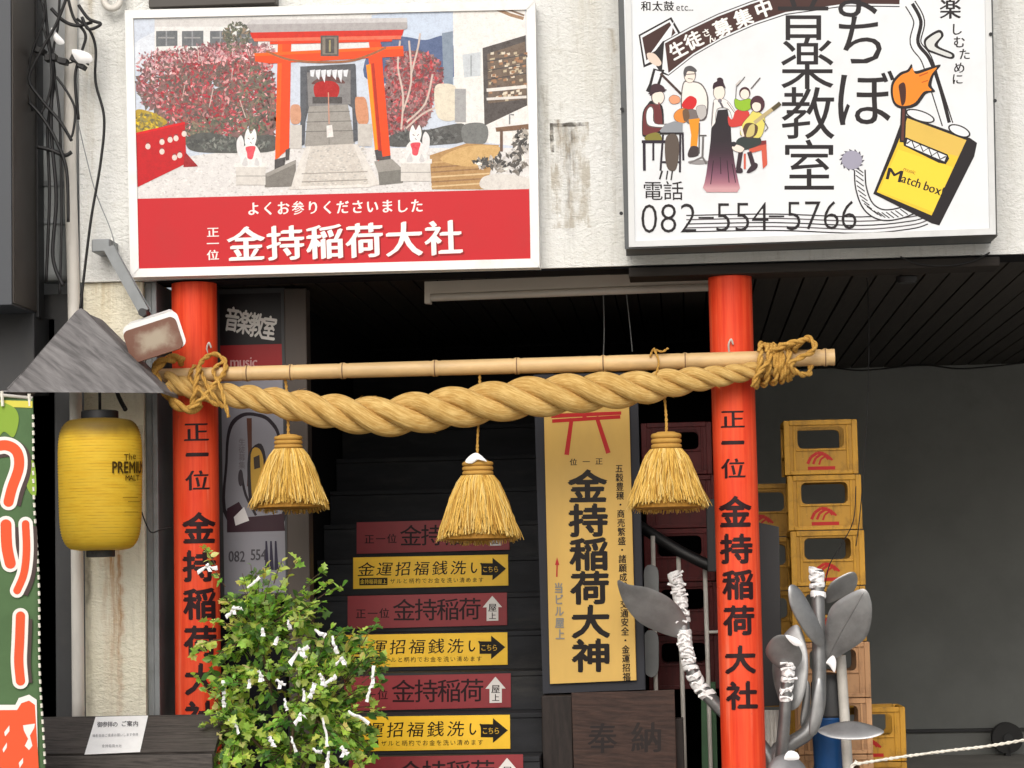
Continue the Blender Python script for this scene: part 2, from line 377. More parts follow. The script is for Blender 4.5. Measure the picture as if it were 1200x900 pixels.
def copy_tree(o, d, label=None, parent=None):
    c = o.copy(); col.objects.link(c)
    if parent is None: c.location = o.location + Vector(d); WORLD[c.name] = Vector(c.location)
    else: c.parent = parent
    if label: c['label'] = label
    for ch in [x for x in o.children]: copy_tree(ch, d, None, c)
    return c
def smoothline(pts, n=8, closed=False):
    pts = [Vector(p) if not isinstance(p, Vector) else p for p in pts]; out = []; L = len(pts)
    rng = range(L) if closed else range(L - 1)
    for i in rng:
        g = (lambda k: pts[k % L]) if closed else (lambda k: pts[min(max(k, 0), L - 1)])
        a, b, c, d = g(i - 1), g(i), g(i + 1), g(i + 2)
        for j in range(n):
            t = j / n
            out.append(.5 * ((2 * b) + (c - a) * t + (2 * a - 5 * b + 4 * c - d) * t * t + (3 * b - a - 3 * c + d) * t ** 3))
    if not closed: out.append(pts[-1])
    return out
def curve2(pts, n=6, closed=True): return [(p.x, p.y) for p in smoothline([Vector((a, b, 0)) for a, b in pts], n, closed)]

# ------------------------------------------------------------------ lettering from the built-in font
CHARS = sorted(set('金持稲荷大社神正一位よくおまいりくださいました参音楽教室まちぼしむために和太鼓生徒さん募集中電話運招福銭洗屋上当ビル五穀豊穣・商売繁盛家内安全交通諸願成就奉納フリー三'
                   'ザルと柄杓でお洗清めます置いてあり横こらの宮御案内参拝自由撮影ご遠慮願をPREMIUMALTSThe\'0123456789-abcdefghijklmnopqrstuvwxyz!.ク'))
GL = {}
THINOFF = 0
def load_glyphs(only=None):
    obs = []
    for ch in (only or CHARS):
        if ch == ' ': continue
        c = bpy.data.curves.new('glyph', 'FONT'); c.body = ch; c.size = 1; c.resolution_u = 3; c.offset = THINOFF
        o = bpy.data.objects.new('glyph', c); col.objects.link(o); obs.append((ch, o, c))
    bpy.context.view_layer.update(); dg = bpy.context.evaluated_depsgraph_get()
    for ch, o, c in obs:
        ev = o.evaluated_get(dg); me = ev.to_mesh()
        GL[ch] = ([(v.co.x, v.co.y) for v in me.vertices], [list(p.vertices) for p in me.polygons]); ev.to_mesh_clear()
    for ch, o, c in obs:
        bpy.data.objects.remove(o); bpy.data.curves.remove(c)
load_glyphs()
GT = {}
def load_thin():        # slimmer digits
    g0 = dict(GL); global THINOFF; THINOFF = -.014; load_glyphs('0123456789'); GT.update(GL); GL.clear(); GL.update(g0)
load_thin()

BOLD = [(0, 0), (.035, 0), (-.035, 0), (0, .025), (0, -.025)]
KAI = [(0, 0), (.022, .010), (-.022, -.010), (.036, .016)]        # slanted nib
REI = [(0, 0), (.0, .035), (0, -.035), (.03, .02), (-.03, -.02), (.02, -.03)]   # heavy horizontals
THIN = [(0, 0)]; MED = [(0, 0), (.02, .008), (-.02, -.008)]

class Art:      # flat printed or painted artwork in photo-pixel coordinates, laid on a real surface by fmap(px, py, layer)
    def __init__(s, fmap, cuts=None, eps=1): s.mb = MB(); s.fm = fmap; s.L = 0; s.cuts = cuts
    def _emit(s, pts, faces, c):
        c = tuple(v * .92 for v in lin(c)); s.L += 1
        if s.cuts:
            bm = bmesh.new(); vs = [bm.verts.new((x, y, 0)) for x, y in pts]
            for f in faces:
                try: bm.faces.new([vs[i] for i in f])
                except ValueError: pass
            for axis, vals in zip((0, 1), s.cuts):
                for q in vals:
                    co = Vector((q, 0, 0)) if axis == 0 else Vector((0, q, 0)); no = Vector((1, 0, 0)) if axis == 0 else Vector((0, 1, 0))
                    bmesh.ops.bisect_plane(bm, geom=bm.verts[:] + bm.edges[:] + bm.faces[:], plane_co=co, plane_no=no, dist=1e-6)
            bm.verts.index_update(); pts = [(v.co.x, v.co.y) for v in bm.verts]; faces = [[v.index for v in f.verts] for f in bm.faces]; bm.free()
        # keep every face turned to the viewer
        out = []
        for f in faces:
            a = sum(pts[f[i]][0] * pts[f[(i + 1) % len(f)]][1] - pts[f[(i + 1) % len(f)]][0] * pts[f[i]][1] for i in range(len(f)))
            out.append(f if a < 0 else f[::-1])
        s.mb.add([s.fm(x, y, s.L) for x, y in pts], out, 0, c=c)
    def poly(s, pts, c):
        tr = tessellate_polygon([[Vector((a, b, 0)) for a, b in pts]]); s._emit(list(pts), [list(t) for t in tr], c)
    def blob(s, pts, c, n=6): s.poly(curve2(pts, n), c)
    def rect(s, x0, y0, x1, y1, c): s.poly([(x0, y0), (x1, y0), (x1, y1), (x0, y1)], c)
    def ell(s, x, y, rx, ry, c, n=20, rot=0):
        s.poly([(x + rx * math.cos(a) * math.cos(rot) - ry * math.sin(a) * math.sin(rot), y + rx * math.cos(a) * math.sin(rot) + ry * math.sin(a) * math.cos(rot)) for a in [2 * math.pi * i / n for i in range(n)]], c)
    def line(s, pts, wd, c, sm=0, closed=False):
        if sm: pts = curve2(pts, sm, closed)
        if closed: pts = list(pts) + [pts[0]]
        L = len(pts); a, b = [], []
        for i in range(L):
            p0, p1 = pts[max(i - 1, 0)], pts[min(i + 1, L - 1)]
            dx, dy = p1[0] - p0[0], p1[1] - p0[1]; q = math.hypot(dx, dy) or 1
            h = (wd[0] + (wd[1] - wd[0]) * i / (L - 1)) / 2 if isinstance(wd, tuple) else wd / 2
            a.append((pts[i][0] - dy / q * h, pts[i][1] + dx / q * h)); b.append((pts[i][0] + dy / q * h, pts[i][1] - dx / q * h))
        s._emit(a + b, [[i, i + 1, L + i + 1, L + i] for i in range(L - 1)], c)
    def tris(s, items):          # many small loose polys of differing colour on one layer each third
        for k, (pts, c) in enumerate(items):
            s.L += 0 if k else 1
            cc = tuple(v * .92 for v in lin(c)); n = len(pts)
            a = sum(pts[i][0] * pts[(i + 1) % n][1] - pts[(i + 1) % n][0] * pts[i][1] for i in range(n))
            f = list(range(n)) if a < 0 else list(range(n))[::-1]
            s.mb.add([s.fm(x, y, s.L + (k % 97) / 97 * 6) for x, y in pts], [f], 0, c=cc)
        s.L += 7
    def ch(s, ch, x, y, sx, sy=None, c=(20, 20, 20), nib=THIN, rot=0, center=True, shear=0, gl=None):
        if ch == ' ': return 0
        sy = sy or sx; v, f = (gl or GL)[ch]
        x0 = min(p[0] for p in v); x1 = max(p[0] for p in v)
        latin = ord(ch) < 256
        mx = (x0 + x1) / 2 if (latin and center) else .5; my = .345 if latin else .38
        ca, sa = math.cos(rot), math.sin(rot)
        for (dx, dy) in nib:
            pts = []
            for (gx, gy) in v:
                a, b = (gx - mx + dx) * sx, -(gy - my + dy) * sy
                a += -b * shear
                pts.append((x + a * ca - b * sa, y + a * sa + b * ca))
            s._emit(pts, f, c)
        return (x1 - x0)
    def row(s, text, x0, x1, y0, y1, sx, sy=None, c=(20, 20, 20), nib=THIN, rot=0, shear=0):   # spaced along a line, centres given
        n = len(text)
        for i, t in enumerate(text):
            q = i / max(1, n - 1); s.ch(t, x0 + (x1 - x0) * q, y0 + (y1 - y0) * q, sx, sy, c, nib, rot, shear=shear)
    def latin(s, text, x, y, sx, sy, c, nib=THIN, rot=0, gap=.07):    # proportional, left aligned at x, middle y
        px = 0; ca, sa = math.cos(rot), math.sin(rot)
        for t in text:
            if t == ' ': px += .3 * sx; continue
            v, _ = GL[t]; w_ = max(p[0] for p in v) - min(p[0] for p in v)
            cxx = px + w_ * sx / 2
            s.ch(t, x + cxx * ca, y + cxx * sa, sx, sy, c, nib, rot); px += (w_ + gap) * sx
        return px
def flat(Y, e=.00003): return lambda x, y, L: P(x, y, Y - L * e - .0005)
def art_obj(a, name, parent, m='print'): return obj(name, a.mb, M[m], parent)

def slab_px(q, Y, th, grow=0):   # a box-like slab whose front outline is the pixel quad q (TL,TR,BR,BL) at depth Y
    fr = [P(x, y, Y) for x, y in q]; bk = [p + Vector((0, th, 0)) for p in fr]; return fr, bk
def frame_mb(q, wd, Y, th):      # rectangular ring of four mitred bars
    mb = MB(); fr = [P(x, y, Y) for x, y in q]; ce = sum(fr, Vector()) / 4
    m = wd * mpp(Y); ins = []
    ux = (fr[1] - fr[0]).normalized(); uz = (fr[0] - fr[3]).normalized()
    ins = [fr[0] + ux * m - uz * m, fr[1] - ux * m - uz * m, fr[2] - ux * m + uz * m, fr[3] + ux * m + uz * m]
    for i in range(4):
        j = (i + 1) % 4; f = [fr[i], ins[i], ins[j], fr[j]]
        mb.prism(f, [p + Vector((0, th, 0)) for p in f])
    return mb
# ------------------------------------------------------------------ ground
mb = MB(); mb.add([(-600, -600, 0), (600, -600, 0), (600, 900, 0), (-600, 900, 0)], [[0, 1, 2, 3]])
g = tag(obj('road', mb, M['asphalt']), kind='structure')
mb = MB(); mb.box((-30, -3.2, .004), (30, -.55, .12)); tag(obj('pavement', mb, M['paving'], bev=.015), kind='structure')
mb = MB(); mb.add([(-3.4, -.546, .004), (8, -.546, .004), (8, 7.0, .004), (-3.4, 7.0, .004)], [[0, 1, 2, 3]])
tag(obj('entrance_floor', mb, M['paving']), kind='structure')

# ------------------------------------------------------------------ the building
ZS = P(680, 313, 0).z                    # underside of the upper wall
XL = P(93, 200, 0).x                     # left end of the upper wall
b = thing('building', 'white stucco building front with a dark boarded entrance recess below it', 'building', (0, 0, 0))
p1, p2 = P(647, 268, 0), P(690, 143, 0); px_ = P(668, 200, 0).x
m_wall = stucco('white_stucco', (229, 230, 228), [(px_, ZS, P(668, 146, 0).z, .045, (70, 60, 46), 1.0), (P(656, 200, 0).x, P(650, 235, 0).z, P(652, 140, 0).z, .03, (110, 88, 52), .8),
                 (P(720, 200, 0).x, ZS, ZS + 1.3, .03, (150, 130, 90), .5), (P(690, 100, 0).x, ZS + .5, ZS + 2, .12, (180, 168, 140), .6), (P(640, 200, 0).x, ZS, ZS + 1.0, .03, (120, 110, 84), .6), (P(1180, 100, 0).x, ZS, ZS + 2, .05, (140, 132, 110), .5), (P(105, 100, 0).x, ZS, ZS + 2, .05, (150, 128, 70), .7)], (p1.x, p2.x, p1.z, p2.z))
mb = MB(); mb.box((XL, 0, ZS), (6.5, .25, 7.5)); obj('facade_wall', mb, m_wall, b)
XR = P(182, 600, .03).x; ZC = P(140, 290, .03).z
m_col = stucco('cream_stucco', (240, 235, 216), [(P(133, 700, .03).x, P(130, 850, .03).z, P(130, 640, .03).z + .02, .07, (184, 126, 52), 1.1), (P(140, 700, .03).x, P(130, 850, .03).z - .4, P(130, 650, .03).z, .02, (170, 112, 44), .9),
                (P(155, 330, .03).x, P(150, 380, .03).z, P(150, 300, .03).z, .12, (120, 104, 60), .9), (P(120, 340, .03).x, P(120, 420, .03).z, P(120, 292, .03).z, .10, (170, 140, 66), .7), (P(102, 600, .03).x, P(100, 850, .03).z, P(100, 640, .03).z, .03, (96, 84, 66), .8), (P(165, 600, .03).x, P(100, 850, .03).z, P(100, 500, .03).z, .03, (150, 130, 90), .6)])
mb = MB(); mb.box((XL + .01, .03, 0), (XR - .06, .6, ZS - .003)); obj('column', mb, m_col, b)
mb = MB(); mb.box((XR - .057, .07, 0), (XR - .02, .6, ZS - .004)); mb.box((XR - .017, .05, 0), (XR + .012, .6, ZS - .004)); obj('column_trim', mb, M['grey_metal'], b, bev=.004)
# ceiling of narrow boards running back into the recess
mb = MB(); x = XR + .02
while x < 6.2:
    mb.box((x, .255, ZS + .004 + random.uniform(0, .003)), (x + .127, 7.0, ZS + .03)); x += .137
obj('ceiling', mb, M['board'], b, bev=.003)
mb = MB(); mb.box((XR, .252, ZS + .034), (6.3, 7.3, ZS + .1)); mb.box((XR + .02, .02, ZS - .012), (6.2, .25, ZS - .004)); obj('ceiling_backing', mb, M['hall'], b)
xb0 = P(737, 305, .1).x
mb = MB(); mb.box((xb0, -.02, ZS - .065), (P(1171, 300, 0).x, .23, ZS - .014)); obj('beam', mb, M['beam'], b, bev=.006)
# garage bay at the right, stair hall at the left
XP = P(884, 500, 1.9).x
mb = MB(); mb.box((XP + .02, 7.002, 0), (8, 7.2, ZS + .03)); obj('back_wall', mb, M['garage'], b)
mb = MB(); mb.box((XP - .1, 1.9, 0), (XP, 7.0, ZS)); mb.box((XR - .6, 4.3, 0), (XP - .1, 4.5, ZS)); obj('hall_wall', mb, M['hall'], b)
xs0 = P(352, 600, 1.0).x
mb = MB(); mb.box((xs0 - .1, .62, 0), (xs0 - .03, 4.3, ZS)); mb.box((XR - .6, .62, 0), (xs0 - .101, .7, ZS)); obj('side_wall', mb, M['hall'], b)
mb = MB()
a0, a1 = P(336, 500, .5).x, P(362, 500, .5).x
mb.box((a0, .46, 0), (a1, .60, ZS - .01)); obj('door_post', mb, mat('dull_post_paint', (70, 62, 56), .6, .15, 4, (1, 1, .3), dirt=.3, dirtc=(50, 46, 42)), b, bev=.006)
xq0, xq1 = P(640, 600, .14).x, P(752, 600, .14).x
mb = MB(); mb.box((xq0 - .03, .62, 0), (xq0 + .03, 4.3, ZS - .5)); obj('stair_partition', mb, M['hall'], b)

# ------------------------------------------------------------------ staircase climbing away from the street
st = thing('staircase', 'dark staircase climbing into the entrance with a sign on every riser', 'staircase', (0, 1, 0))
X0, X1 = xs0 - .02, P(640, 700, 1.2).x
def step_y(j): return 1.7 + (j - 7) * .28
for j in range(2, 14):
    y = step_y(j); zt = .22 * j + .12
    mb = MB(); mb.box((X0, y + .012, zt - .22), (X1, y + .30, zt - .03)); mb.box((X0, y + .006, zt - .028), (X1, y + .30, zt))
    obj('step', mb, M['step'], st, bev=.004)
mb = MB(); mb.box((X0, step_y(2) + .03, .02), (X1, step_y(7), .33)); obj('base', mb, M['step'], st)

# ------------------------------------------------------------------ signs on the risers
GR = 'direction signs fixed to the stair risers'
def riser_plane(j): return step_y(j) + .004
Yr = riser_plane(7)
def make_yellow():
    q = [(414, 653.5), (595, 650), (595.5, 686), (414, 690)]
    fr, bk = slab_px(q, Yr, .006)
    root = thing('riser_sign', 'x', 'sign', (P(505, 670, Yr)), GR)
    mb = MB(); mb.prism(fr, bk); obj('board', mb, mat('yellow_sign_board', (238, 190, 36), .4, .06, 6, dirt=.15, dirtc=(150, 120, 50)), root, bev=.001)
    a = Art(flat(Yr))
    xs = [431, 455, 480, 502, 523, 545, 566]
    for i, t in enumerate('金運招福銭洗い'):
        a.ch(t, 429 + i * 21.6, 667.3 - i * .42, 19 if i else 21, 17.5, (22, 16, 10), [(0, 0), (.012, .006)], R(-2 + [0, 3, -2, 2, -3, 2, 0][i]), shear=.16)
    a.poly([(421, 677.5), (454, 677), (454, 685.5), (421, 686)], (24, 18, 12))
    for i, t in enumerate('金持稲荷屋上'): a.ch(t, 424.5 + i * 5.2, 681.6, 5, 6, (226, 190, 60), MED)
    for i, t in enumerate('ザルと柄杓でお金を洗い清めます'): a.ch(t, 460 + i * 7.4, 681 - i * .12, 6.4, 6.4, (40, 30, 14), THIN)
    a.poly([(564, 660), (577, 660), (577, 653.5), (593, 666.5), (577, 680), (577, 674), (564, 674)], (22, 17, 12))
    for i, t in enumerate('こちら'): a.ch(t, 568.5 + i * 6.3, 667, 6.6, 8, (206, 166, 50), MED)
    art_obj(a, 'lettering', root); return root
def make_red():
    q = [(411, 699), (593.5, 695), (594, 732), (411, 736.5)]
    fr, bk = slab_px(q, Yr, .006)
    root = thing('riser_sign', 'x', 'sign', (P(505, 715, Yr)), GR)
    mb = MB(); mb.prism(fr, bk); obj('board', mb, mat('red_sign_board', (134, 32, 40), .45, .08, 6, dirt=.2, dirtc=(110, 30, 34)), root, bev=.001)
    a = Art(flat(Yr))
    for i, t in enumerate('正一位'): a.ch(t, 426 + i * 13.5, 719 - i * .3, 12, 12, (50, 14, 20), MED)
    for i, t in enumerate('金持稲荷'): a.ch(t, 475.5 + i * 25.2, 715 - i * .5, 27, 27, (38, 14, 20), [(0, 0), (.018, .01)])
    a.poly([(577, 698.5), (588.3, 711.5), (584, 711.5), (584, 727), (570.5, 727.4), (570.5, 711.8), (566, 711.8)], (226, 222, 218))
    a.ch('屋', 577.3, 712, 10, 10, (40, 30, 34), MED); a.ch('上', 577.3, 721.5, 8.5, 8.5, (40, 30, 34), MED)
    art_obj(a, 'lettering', root); return root
ys_ = make_yellow(); rs_ = make_red()
# centres of the seven signs, read on their own riser planes: (photo right edge x, centre y, riser index)
slots = [('r', 597, 626, 8), ('y', 595.3, 668, 7), ('r', 594, 713.5, 6), ('y', 594.5, 760, 5), ('r', 598.5, 809, 4), ('y', 597.5, 857.5, 3), ('r', 613, 905, 2)]
labs = ['dark red stair sign half hidden behind the middle straw tassel, topmost of the riser signs', 'highest yellow arrow sign on the stairs, fully visible above the red ones',
        'red stair sign with a white up arrow, directly below the highest yellow sign', 'yellow arrow sign whose left end is touched by the shrub, second yellow from the top',
        'red stair sign whose left third is covered by the shrub, between two yellow signs', 'lowest yellow arrow sign on the stairs, its left half behind the shrub', 'lowest red stair sign, cut off by the bottom edge of the photo']
used = {'r': False, 'y': False}
for (k, xr, yc, j), lb in zip(slots, labs):
    src = ys_ if k == 'y' else rs_
    ref = P(595.2, 668, Yr) if k == 'y' else P(593.8, 713.5, Yr)
    d = P(xr, yc, riser_plane(j)) - ref
    zc = .22 * j + .01                              # keep each sign on its riser
    o = copy_tree(src, d, lb)
for s_ in (ys_, rs_):
    for ch in list(s_.children): bpy.data.objects.remove(ch)
    bpy.data.objects.remove(s_)

# ------------------------------------------------------------------ left neighbour, cables, pipe
nb = thing('neighbouring_building', 'grey neighbouring building seen in the narrow gap at the left edge', 'building', (-3.9, .4, 0))
mb = MB(); mb.box((-7, .30, 0), (XL - .02, .5, 7.5)); obj('wall', mb, M['neigh'], nb)
mb = MB(); mb.box((-7, .2, 0), (XL - .03, .29, P(60, 345, .2).z)); obj('lower_cladding', mb, M['dark_metal'], nb)
dt = thing('exhaust_duct', 'dull grey round duct bending behind the cables in the gap', 'duct', P(62, 300, .6))
mb = MB(); mb.tube(smoothline([P(64, 330, .14), P(63, 262, .14), P(62, 215, .14), P(50, 180, .14), P(20, 165, .14), P(-40, 160, .14)], 6), 19 * mpp(.6), 20); obj('pipe', mb, M['duct'], dt, True)
for q in (262, 218): mb = MB(); mb.tube([P(63, q + 3, .14), P(63, q - 3, .14)], 21 * mpp(.6), 20); obj('clamp', mb, M['grey_metal'], dt, True, auto=40)
sb = thing('wall_cabinet', 'tall dark cabinet with a brown side panel at the upper left corner', 'cabinet', P(20, 358, -.5))
A, B_, C_ = P(-160, 100, -.5).x, P(13, 100, -.5).x, P(15, 100, -.5).x
zb = P(20, 357, -.5).z
mb = MB(); mb.box((A, -.5, zb), (B_, .0, 7)); obj('front_panel', mb, mat('slate_panel', (62, 66, 72), .5, .08, 3), sb, bev=.004)
mb = MB(); mb.box((B_ + .001, -.495, zb + .01), (C_, -.06, 7)); obj('side_panel', mb, M['brown_metal'], sb, bev=.004)
mb = MB(); mb.box((B_ + .001, -.059, zb - .02), (C_ + .012, .05, 7)); obj('edge_strip', mb, M['black'], sb, bev=.004)
mb = MB(); lo = P(-60, 462, -.1); hi = P(40, 366, -.1); mb.box((lo.x, -.1, lo.z), (hi.x, .5, hi.z)); lo = P(-60, 850, .2); mb.box((lo.x, .2, lo.z), (P(66, 600, .2).x, .7, hi.z))
tag(obj('dark_panel', mb, M['dark_metal'], bev=.006), 'dark grey metal casing below the cabinet, behind the green banner', 'casing')

mb = MB(); mb.tube(smoothline([P(84, -30, -.03), P(83, 60, -.03), P(82, 180, -.03), P(86, 330, -.03), P(89, 500, -.03), P(92, 860, -.03)], 6), 7.5 * mpp(0), 14)
pp = obj('drain_pipe', mb, M['pvc'], None, True); tag(pp, 'old flaking white drain pipe running down the left edge of the column', 'pipe')
def cable(name, pts, wpx, label, Y=-.12, m='cable', n=8):
    mb = MB(); mb.tube(smoothline([P(x, y, Y + (dz[0] if dz else 0)) for x, y, *dz in pts], 8), wpx * mpp(Y) / 2, n)
    o = obj(name, mb, M[m], None, True); return tag(o, label, 'cable')
cable('power_cable', [(90, 22), (104, 34), (112, 56), (112, 96), (122, 138), (118, 190), (107, 255), (100, 310), (94, 362)], 3.4, 'long black cable curving down the white stucco column')
cable('thin_wire', [(92, 145), (100, 180), (112, 225), (130, 270), (136, 296)], 1.2, 'thin grey wire drooping across the column to the lamp bracket', m='grey_metal')
rng = random.Random(3)
specs = [([(44, -10), (52, 20), (38, 60), (32, 95), (38, 130)], 'black cable looping out beside the dark cabinet'), ([(70, -10), (68, 30), (62, 70), (70, 140), (72, 260), (70, 345)], 'thickest black cable hanging straight down in the gap'),
         ([(80, -8), (66, 28), (48, 60), (34, 92), (48, 116), (70, 142), (84, 165)], 'black cable crossing the gap towards the drain pipe'), ([(40, 60), (58, 66), (78, 74), (94, 70), (104, 76)], 'black cable with taped joints crossing in front of the drain pipe'),
         ([(46, 135), (54, 122), (60, 96), (58, 60), (50, 30)], 'black cable rising in an arc through the gap'), ([(44, 172), (60, 176), (76, 182), (84, 178)], 'short black cable sagging across the grey duct'),
         ([(62, 70), (60, 150), (66, 230), (62, 300), (74, 335)], 'black cable hanging in front of the duct'), ([(92, 6), (104, 22), (118, 28), (104, 34), (96, 20)], 'black cable coiled at the column top')]
specs += [([(52, -8), (56, 40), (64, 90), (56, 150), (58, 230), (54, 330)], 'thin black cable sagging near the cabinet edge'), ([(78, -10), (86, 20), (100, 40), (96, 60), (88, 90), (92, 140)], 'black cable twisted round the drain pipe top'), ([(34, 120), (50, 138), (66, 165), (78, 200), (80, 260)], 'black cable falling diagonally to the pipe'), ([(60, 10), (74, 24), (90, 30), (108, 26)], 'short black cable running to the column top'), ([(66, 90), (80, 110), (88, 130), (84, 160), (76, 150)], 'black loop of cable below the clamps')]
for q, lb in specs: cable('hanging_cable', q, rng.uniform(2.2, 5), lb, -.2 + rng.uniform(-.05, .05))
for (x, y, s_), lb in zip(((48, 60, 6), (60, 68, 7), (74, 72, 6), (90, 70, 7), (100, 66, 5), (96, 78, 5)), ('leftmost, by the dark cabinet', 'second from the cabinet', 'middle one in the gap', 'in front of the drain pipe', 'just right of the drain pipe', 'lowest, below the white scrap')):
    mb = MB(); c_ = P(x, y, -.19); r_ = s_ * mpp(-.2); mb.box((c_.x - r_, c_.y - .03, c_.z - r_ * .6), (c_.x + r_, c_.y + .03, c_.z + r_ * .6), 0, Matrix.Rotation(rng.uniform(-.6, .6), 3, 'Y'))
    tag(obj('cable_clamp', mb, M['cable'], bev=.004), 'black taped clamp on the cables, ' + lb, 'clamp', 'clamps in the cable tangle')
mb = MB(); mb.pillow(curve2([(60, 32), (68, 40), (76, 50), (68, 52), (62, 44)], 3), -.22, .015); tag(obj('cable_tag', mb, M['paper'], None, True), 'white plastic scrap tied to the cables beside the dark cabinet', 'tag')
mb = MB(); mb.pillow(curve2([(84, 58), (104, 62), (108, 72), (92, 74)], 3), -.23, .02); tag(obj('cable_tag', mb, M['paper'], None, True), 'white plastic scrap tied to the cables in front of the drain pipe', 'tag')

mb = MB(); mb.box((P(178, 0, -.02).x, -.10, P(200, 8, -.1).z), (P(326, 0, -.02).x, -.003, P(200, -14, -.1).z)); tag(obj('conduit_box', mb, M['brown_metal'], bev=.004), 'dark brown trunking on the wall just above the shrine sign', 'trunking')
mb = MB(); mb.tube(smoothline([P(118, -20, -.05), P(122, 2, -.06), P(130, 10, -.07), P(140, 4, -.06), P(143, -20, -.05)], 6), .018, 12); tag(obj('pipe_bend', mb, M['pvc'], None, True), 'bent pale pipe at the top of the column left of the shrine sign', 'pipe')
# ------------------------------------------------------------------ shrine photo sign
q = [(146, 12), (627, 1), (632, 313), (153, 325)]
ss = thing('shrine_sign', 'white framed sign with a torii photograph above a red band of white writing', 'sign', P(390, 325, -.1))
YS = -.115
obj('frame', frame_mb(q, 10, YS - .012, .10), M['white_frame'], ss, bev=.004)
qi = [(152, 18), (621, 7), (626, 307), (159, 319)]
fr, bk = slab_px(qi, YS, .07); mb = MB(); mb.prism(fr, bk); obj('panel', mb, mat('panel_back', (214, 214, 212), .5, .03), ss)
a = Art(flat(YS, .000012)); rg = random.Random(11)
def U(lo, hi): return rg.uniform(lo, hi)
# the artwork is drawn in the zoomed reference frame (2.308x, offset 130,0)
def zz(p): return [(130 + x / 2.3077, y / 2.3077) for x, y in p]
def Z(pts, c): a.poly(zz(pts), c)
def ZR(x0, y0, x1, y1, c): Z([(x0, y0), (x1, y0), (x1, y1), (x0, y1)], c)
def ZB(pts, c): a.blob(zz(pts), c, 5)
def ZL(pts, wd, c, sm=0): a.line(zz(pts), wd / 2.3077, c, sm)
a.poly([(157, 22.5), (616, 11.5), (620, 221), (161, 233)], (206, 214, 226))           # sky
ZB([(60, 120), (200, 60), (330, 90), (420, 60), (420, 160), (200, 170), (60, 190)], (222, 228, 236))
Z([(118, 52), (560, 40), (720, 36), (720, 150), (118, 190)], (226, 226, 224))                       # white building
ZR(118, 50, 480, 72, (210, 208, 206))
for x0 in (122, 192, 268, 340): Z([(x0, 84), (x0 + 58, 83), (x0 + 58, 124), (x0, 126)], (92, 96, 100)); ZR(x0 + 6, 100, x0 + 50, 104, (150, 150, 150)); ZR(x0 + 26, 84, x0 + 30, 124, (140, 142, 146))
Z([(705, 40), (925, 30), (925, 180), (705, 180)], (200, 212, 228))
ZB([(700, 130), (740, 98), (800, 100), (850, 108), (900, 96), (925, 120), (925, 210), (700, 220)], (74, 92, 130))
Z([(895, 90), (925, 84), (925, 240), (900, 240)], (126, 140, 156))
Z([(925, 26), (1120, 18), (1130, 400), (1010, 385), (930, 330)], (234, 232, 228))                      # right white house
Z([(950, 148), (1000, 140), (1000, 205), (955, 210)], (200, 206, 210)); ZR(972, 150, 976, 205, (150, 156, 160))
ZL([(1030, 18), (1080, 40), (1116, 50)], 9, (150, 120, 92)); ZL([(1060, 20), (1118, 42)], 5, (120, 96, 76))
Z([(1005, 130), (1122, 95), (1126, 285), (1010, 340)], (52, 42, 38)); Z([(1018, 146), (1120, 112), (1124, 268), (1020, 280)], (96, 78, 62))
items = []
for i in range(90):
    x, y = U(1020, 1118), U(140, 270); items.append((zz([(x, y), (x + 9, y - 2), (x + 9, y + 5), (x, y + 6)]), rg.choice([(222, 212, 194), (160, 120, 90), (60, 46, 40), (190, 176, 150)])))
a.tris(items)
for y in (160, 185, 210): ZL([(1018, y + 6), (1122, y - 12)], 3, (44, 34, 30))
ZL([(1016, 244), (1124, 234)], 9, (226, 222, 216)); ZL([(1016, 268), (1124, 262)], 7, (220, 216, 210))
Z([(66, 440), (400, 400), (1130, 400), (1133, 514), (70, 538)], (222, 220, 218))                        # gravel
items = []
for i in range(1500):
    x, y = U(72, 1130), U(402, 532)
    if y > 538 - (x - 66) * .022: continue
    g_ = U(190, 246); s_ = U(2, 5); items.append((zz([(x - s_, y), (x, y + s_ * .6), (x + s_, y), (x, y - s_ * .6)]), (g_, g_ * .985, g_ * .97)))
a.tris(items)
def bush(pts_e, n, cols, sz):
    items = []
    for i in range(n):
        (cx_, cy_, rx, ry) = rg.choice(pts_e); an = U(0, 6.283); q_ = math.sqrt(U(0, 1)); x, y = cx_ + rx * q_ * math.cos(an), cy_ + ry * q_ * math.sin(an)
        r_ = U(*sz); t = U(0, 3.14); c = rg.choice(cols); k = U(.75, 1.2)
        items.append((zz([(x + r_ * math.cos(t), y + r_ * math.sin(t)), (x + r_ * .45 * math.cos(t + 1.57), y + r_ * .45 * math.sin(t + 1.57)), (x - r_ * math.cos(t), y - r_ * math.sin(t)), (x - r_ * .45 * math.cos(t + 1.57), y - r_ * .45 * math.sin(t + 1.57))]), tuple(min(255, v * k) for v in c)))
    a.tris(items)
WN = [(170, 66, 76), (146, 48, 58), (190, 106, 110), (116, 76, 70), (92, 76, 66), (214, 160, 160), (132, 92, 84), (78, 66, 58), (160, 56, 62)]
bush([(170, 230, 95, 90), (260, 240, 110, 110), (370, 260, 72, 120), (330, 170, 100, 44), (250, 330, 120, 70), (420, 300, 24, 90)], 2400, [(112, 80, 76), (96, 76, 70), (128, 92, 90), (88, 80, 70)], (10, 18))
bush([(170, 220, 100, 85), (260, 235, 110, 108), (370, 250, 78, 120), (330, 165, 110, 50), (250, 320, 110, 60)], 2600, WN, (4, 9))
bush([(120, 180, 50, 40), (230, 150, 100, 24), (330, 140, 100, 24), (420, 150, 26, 30)], 420, [(206, 164, 166), (182, 120, 124), (222, 190, 190)], (4, 9))
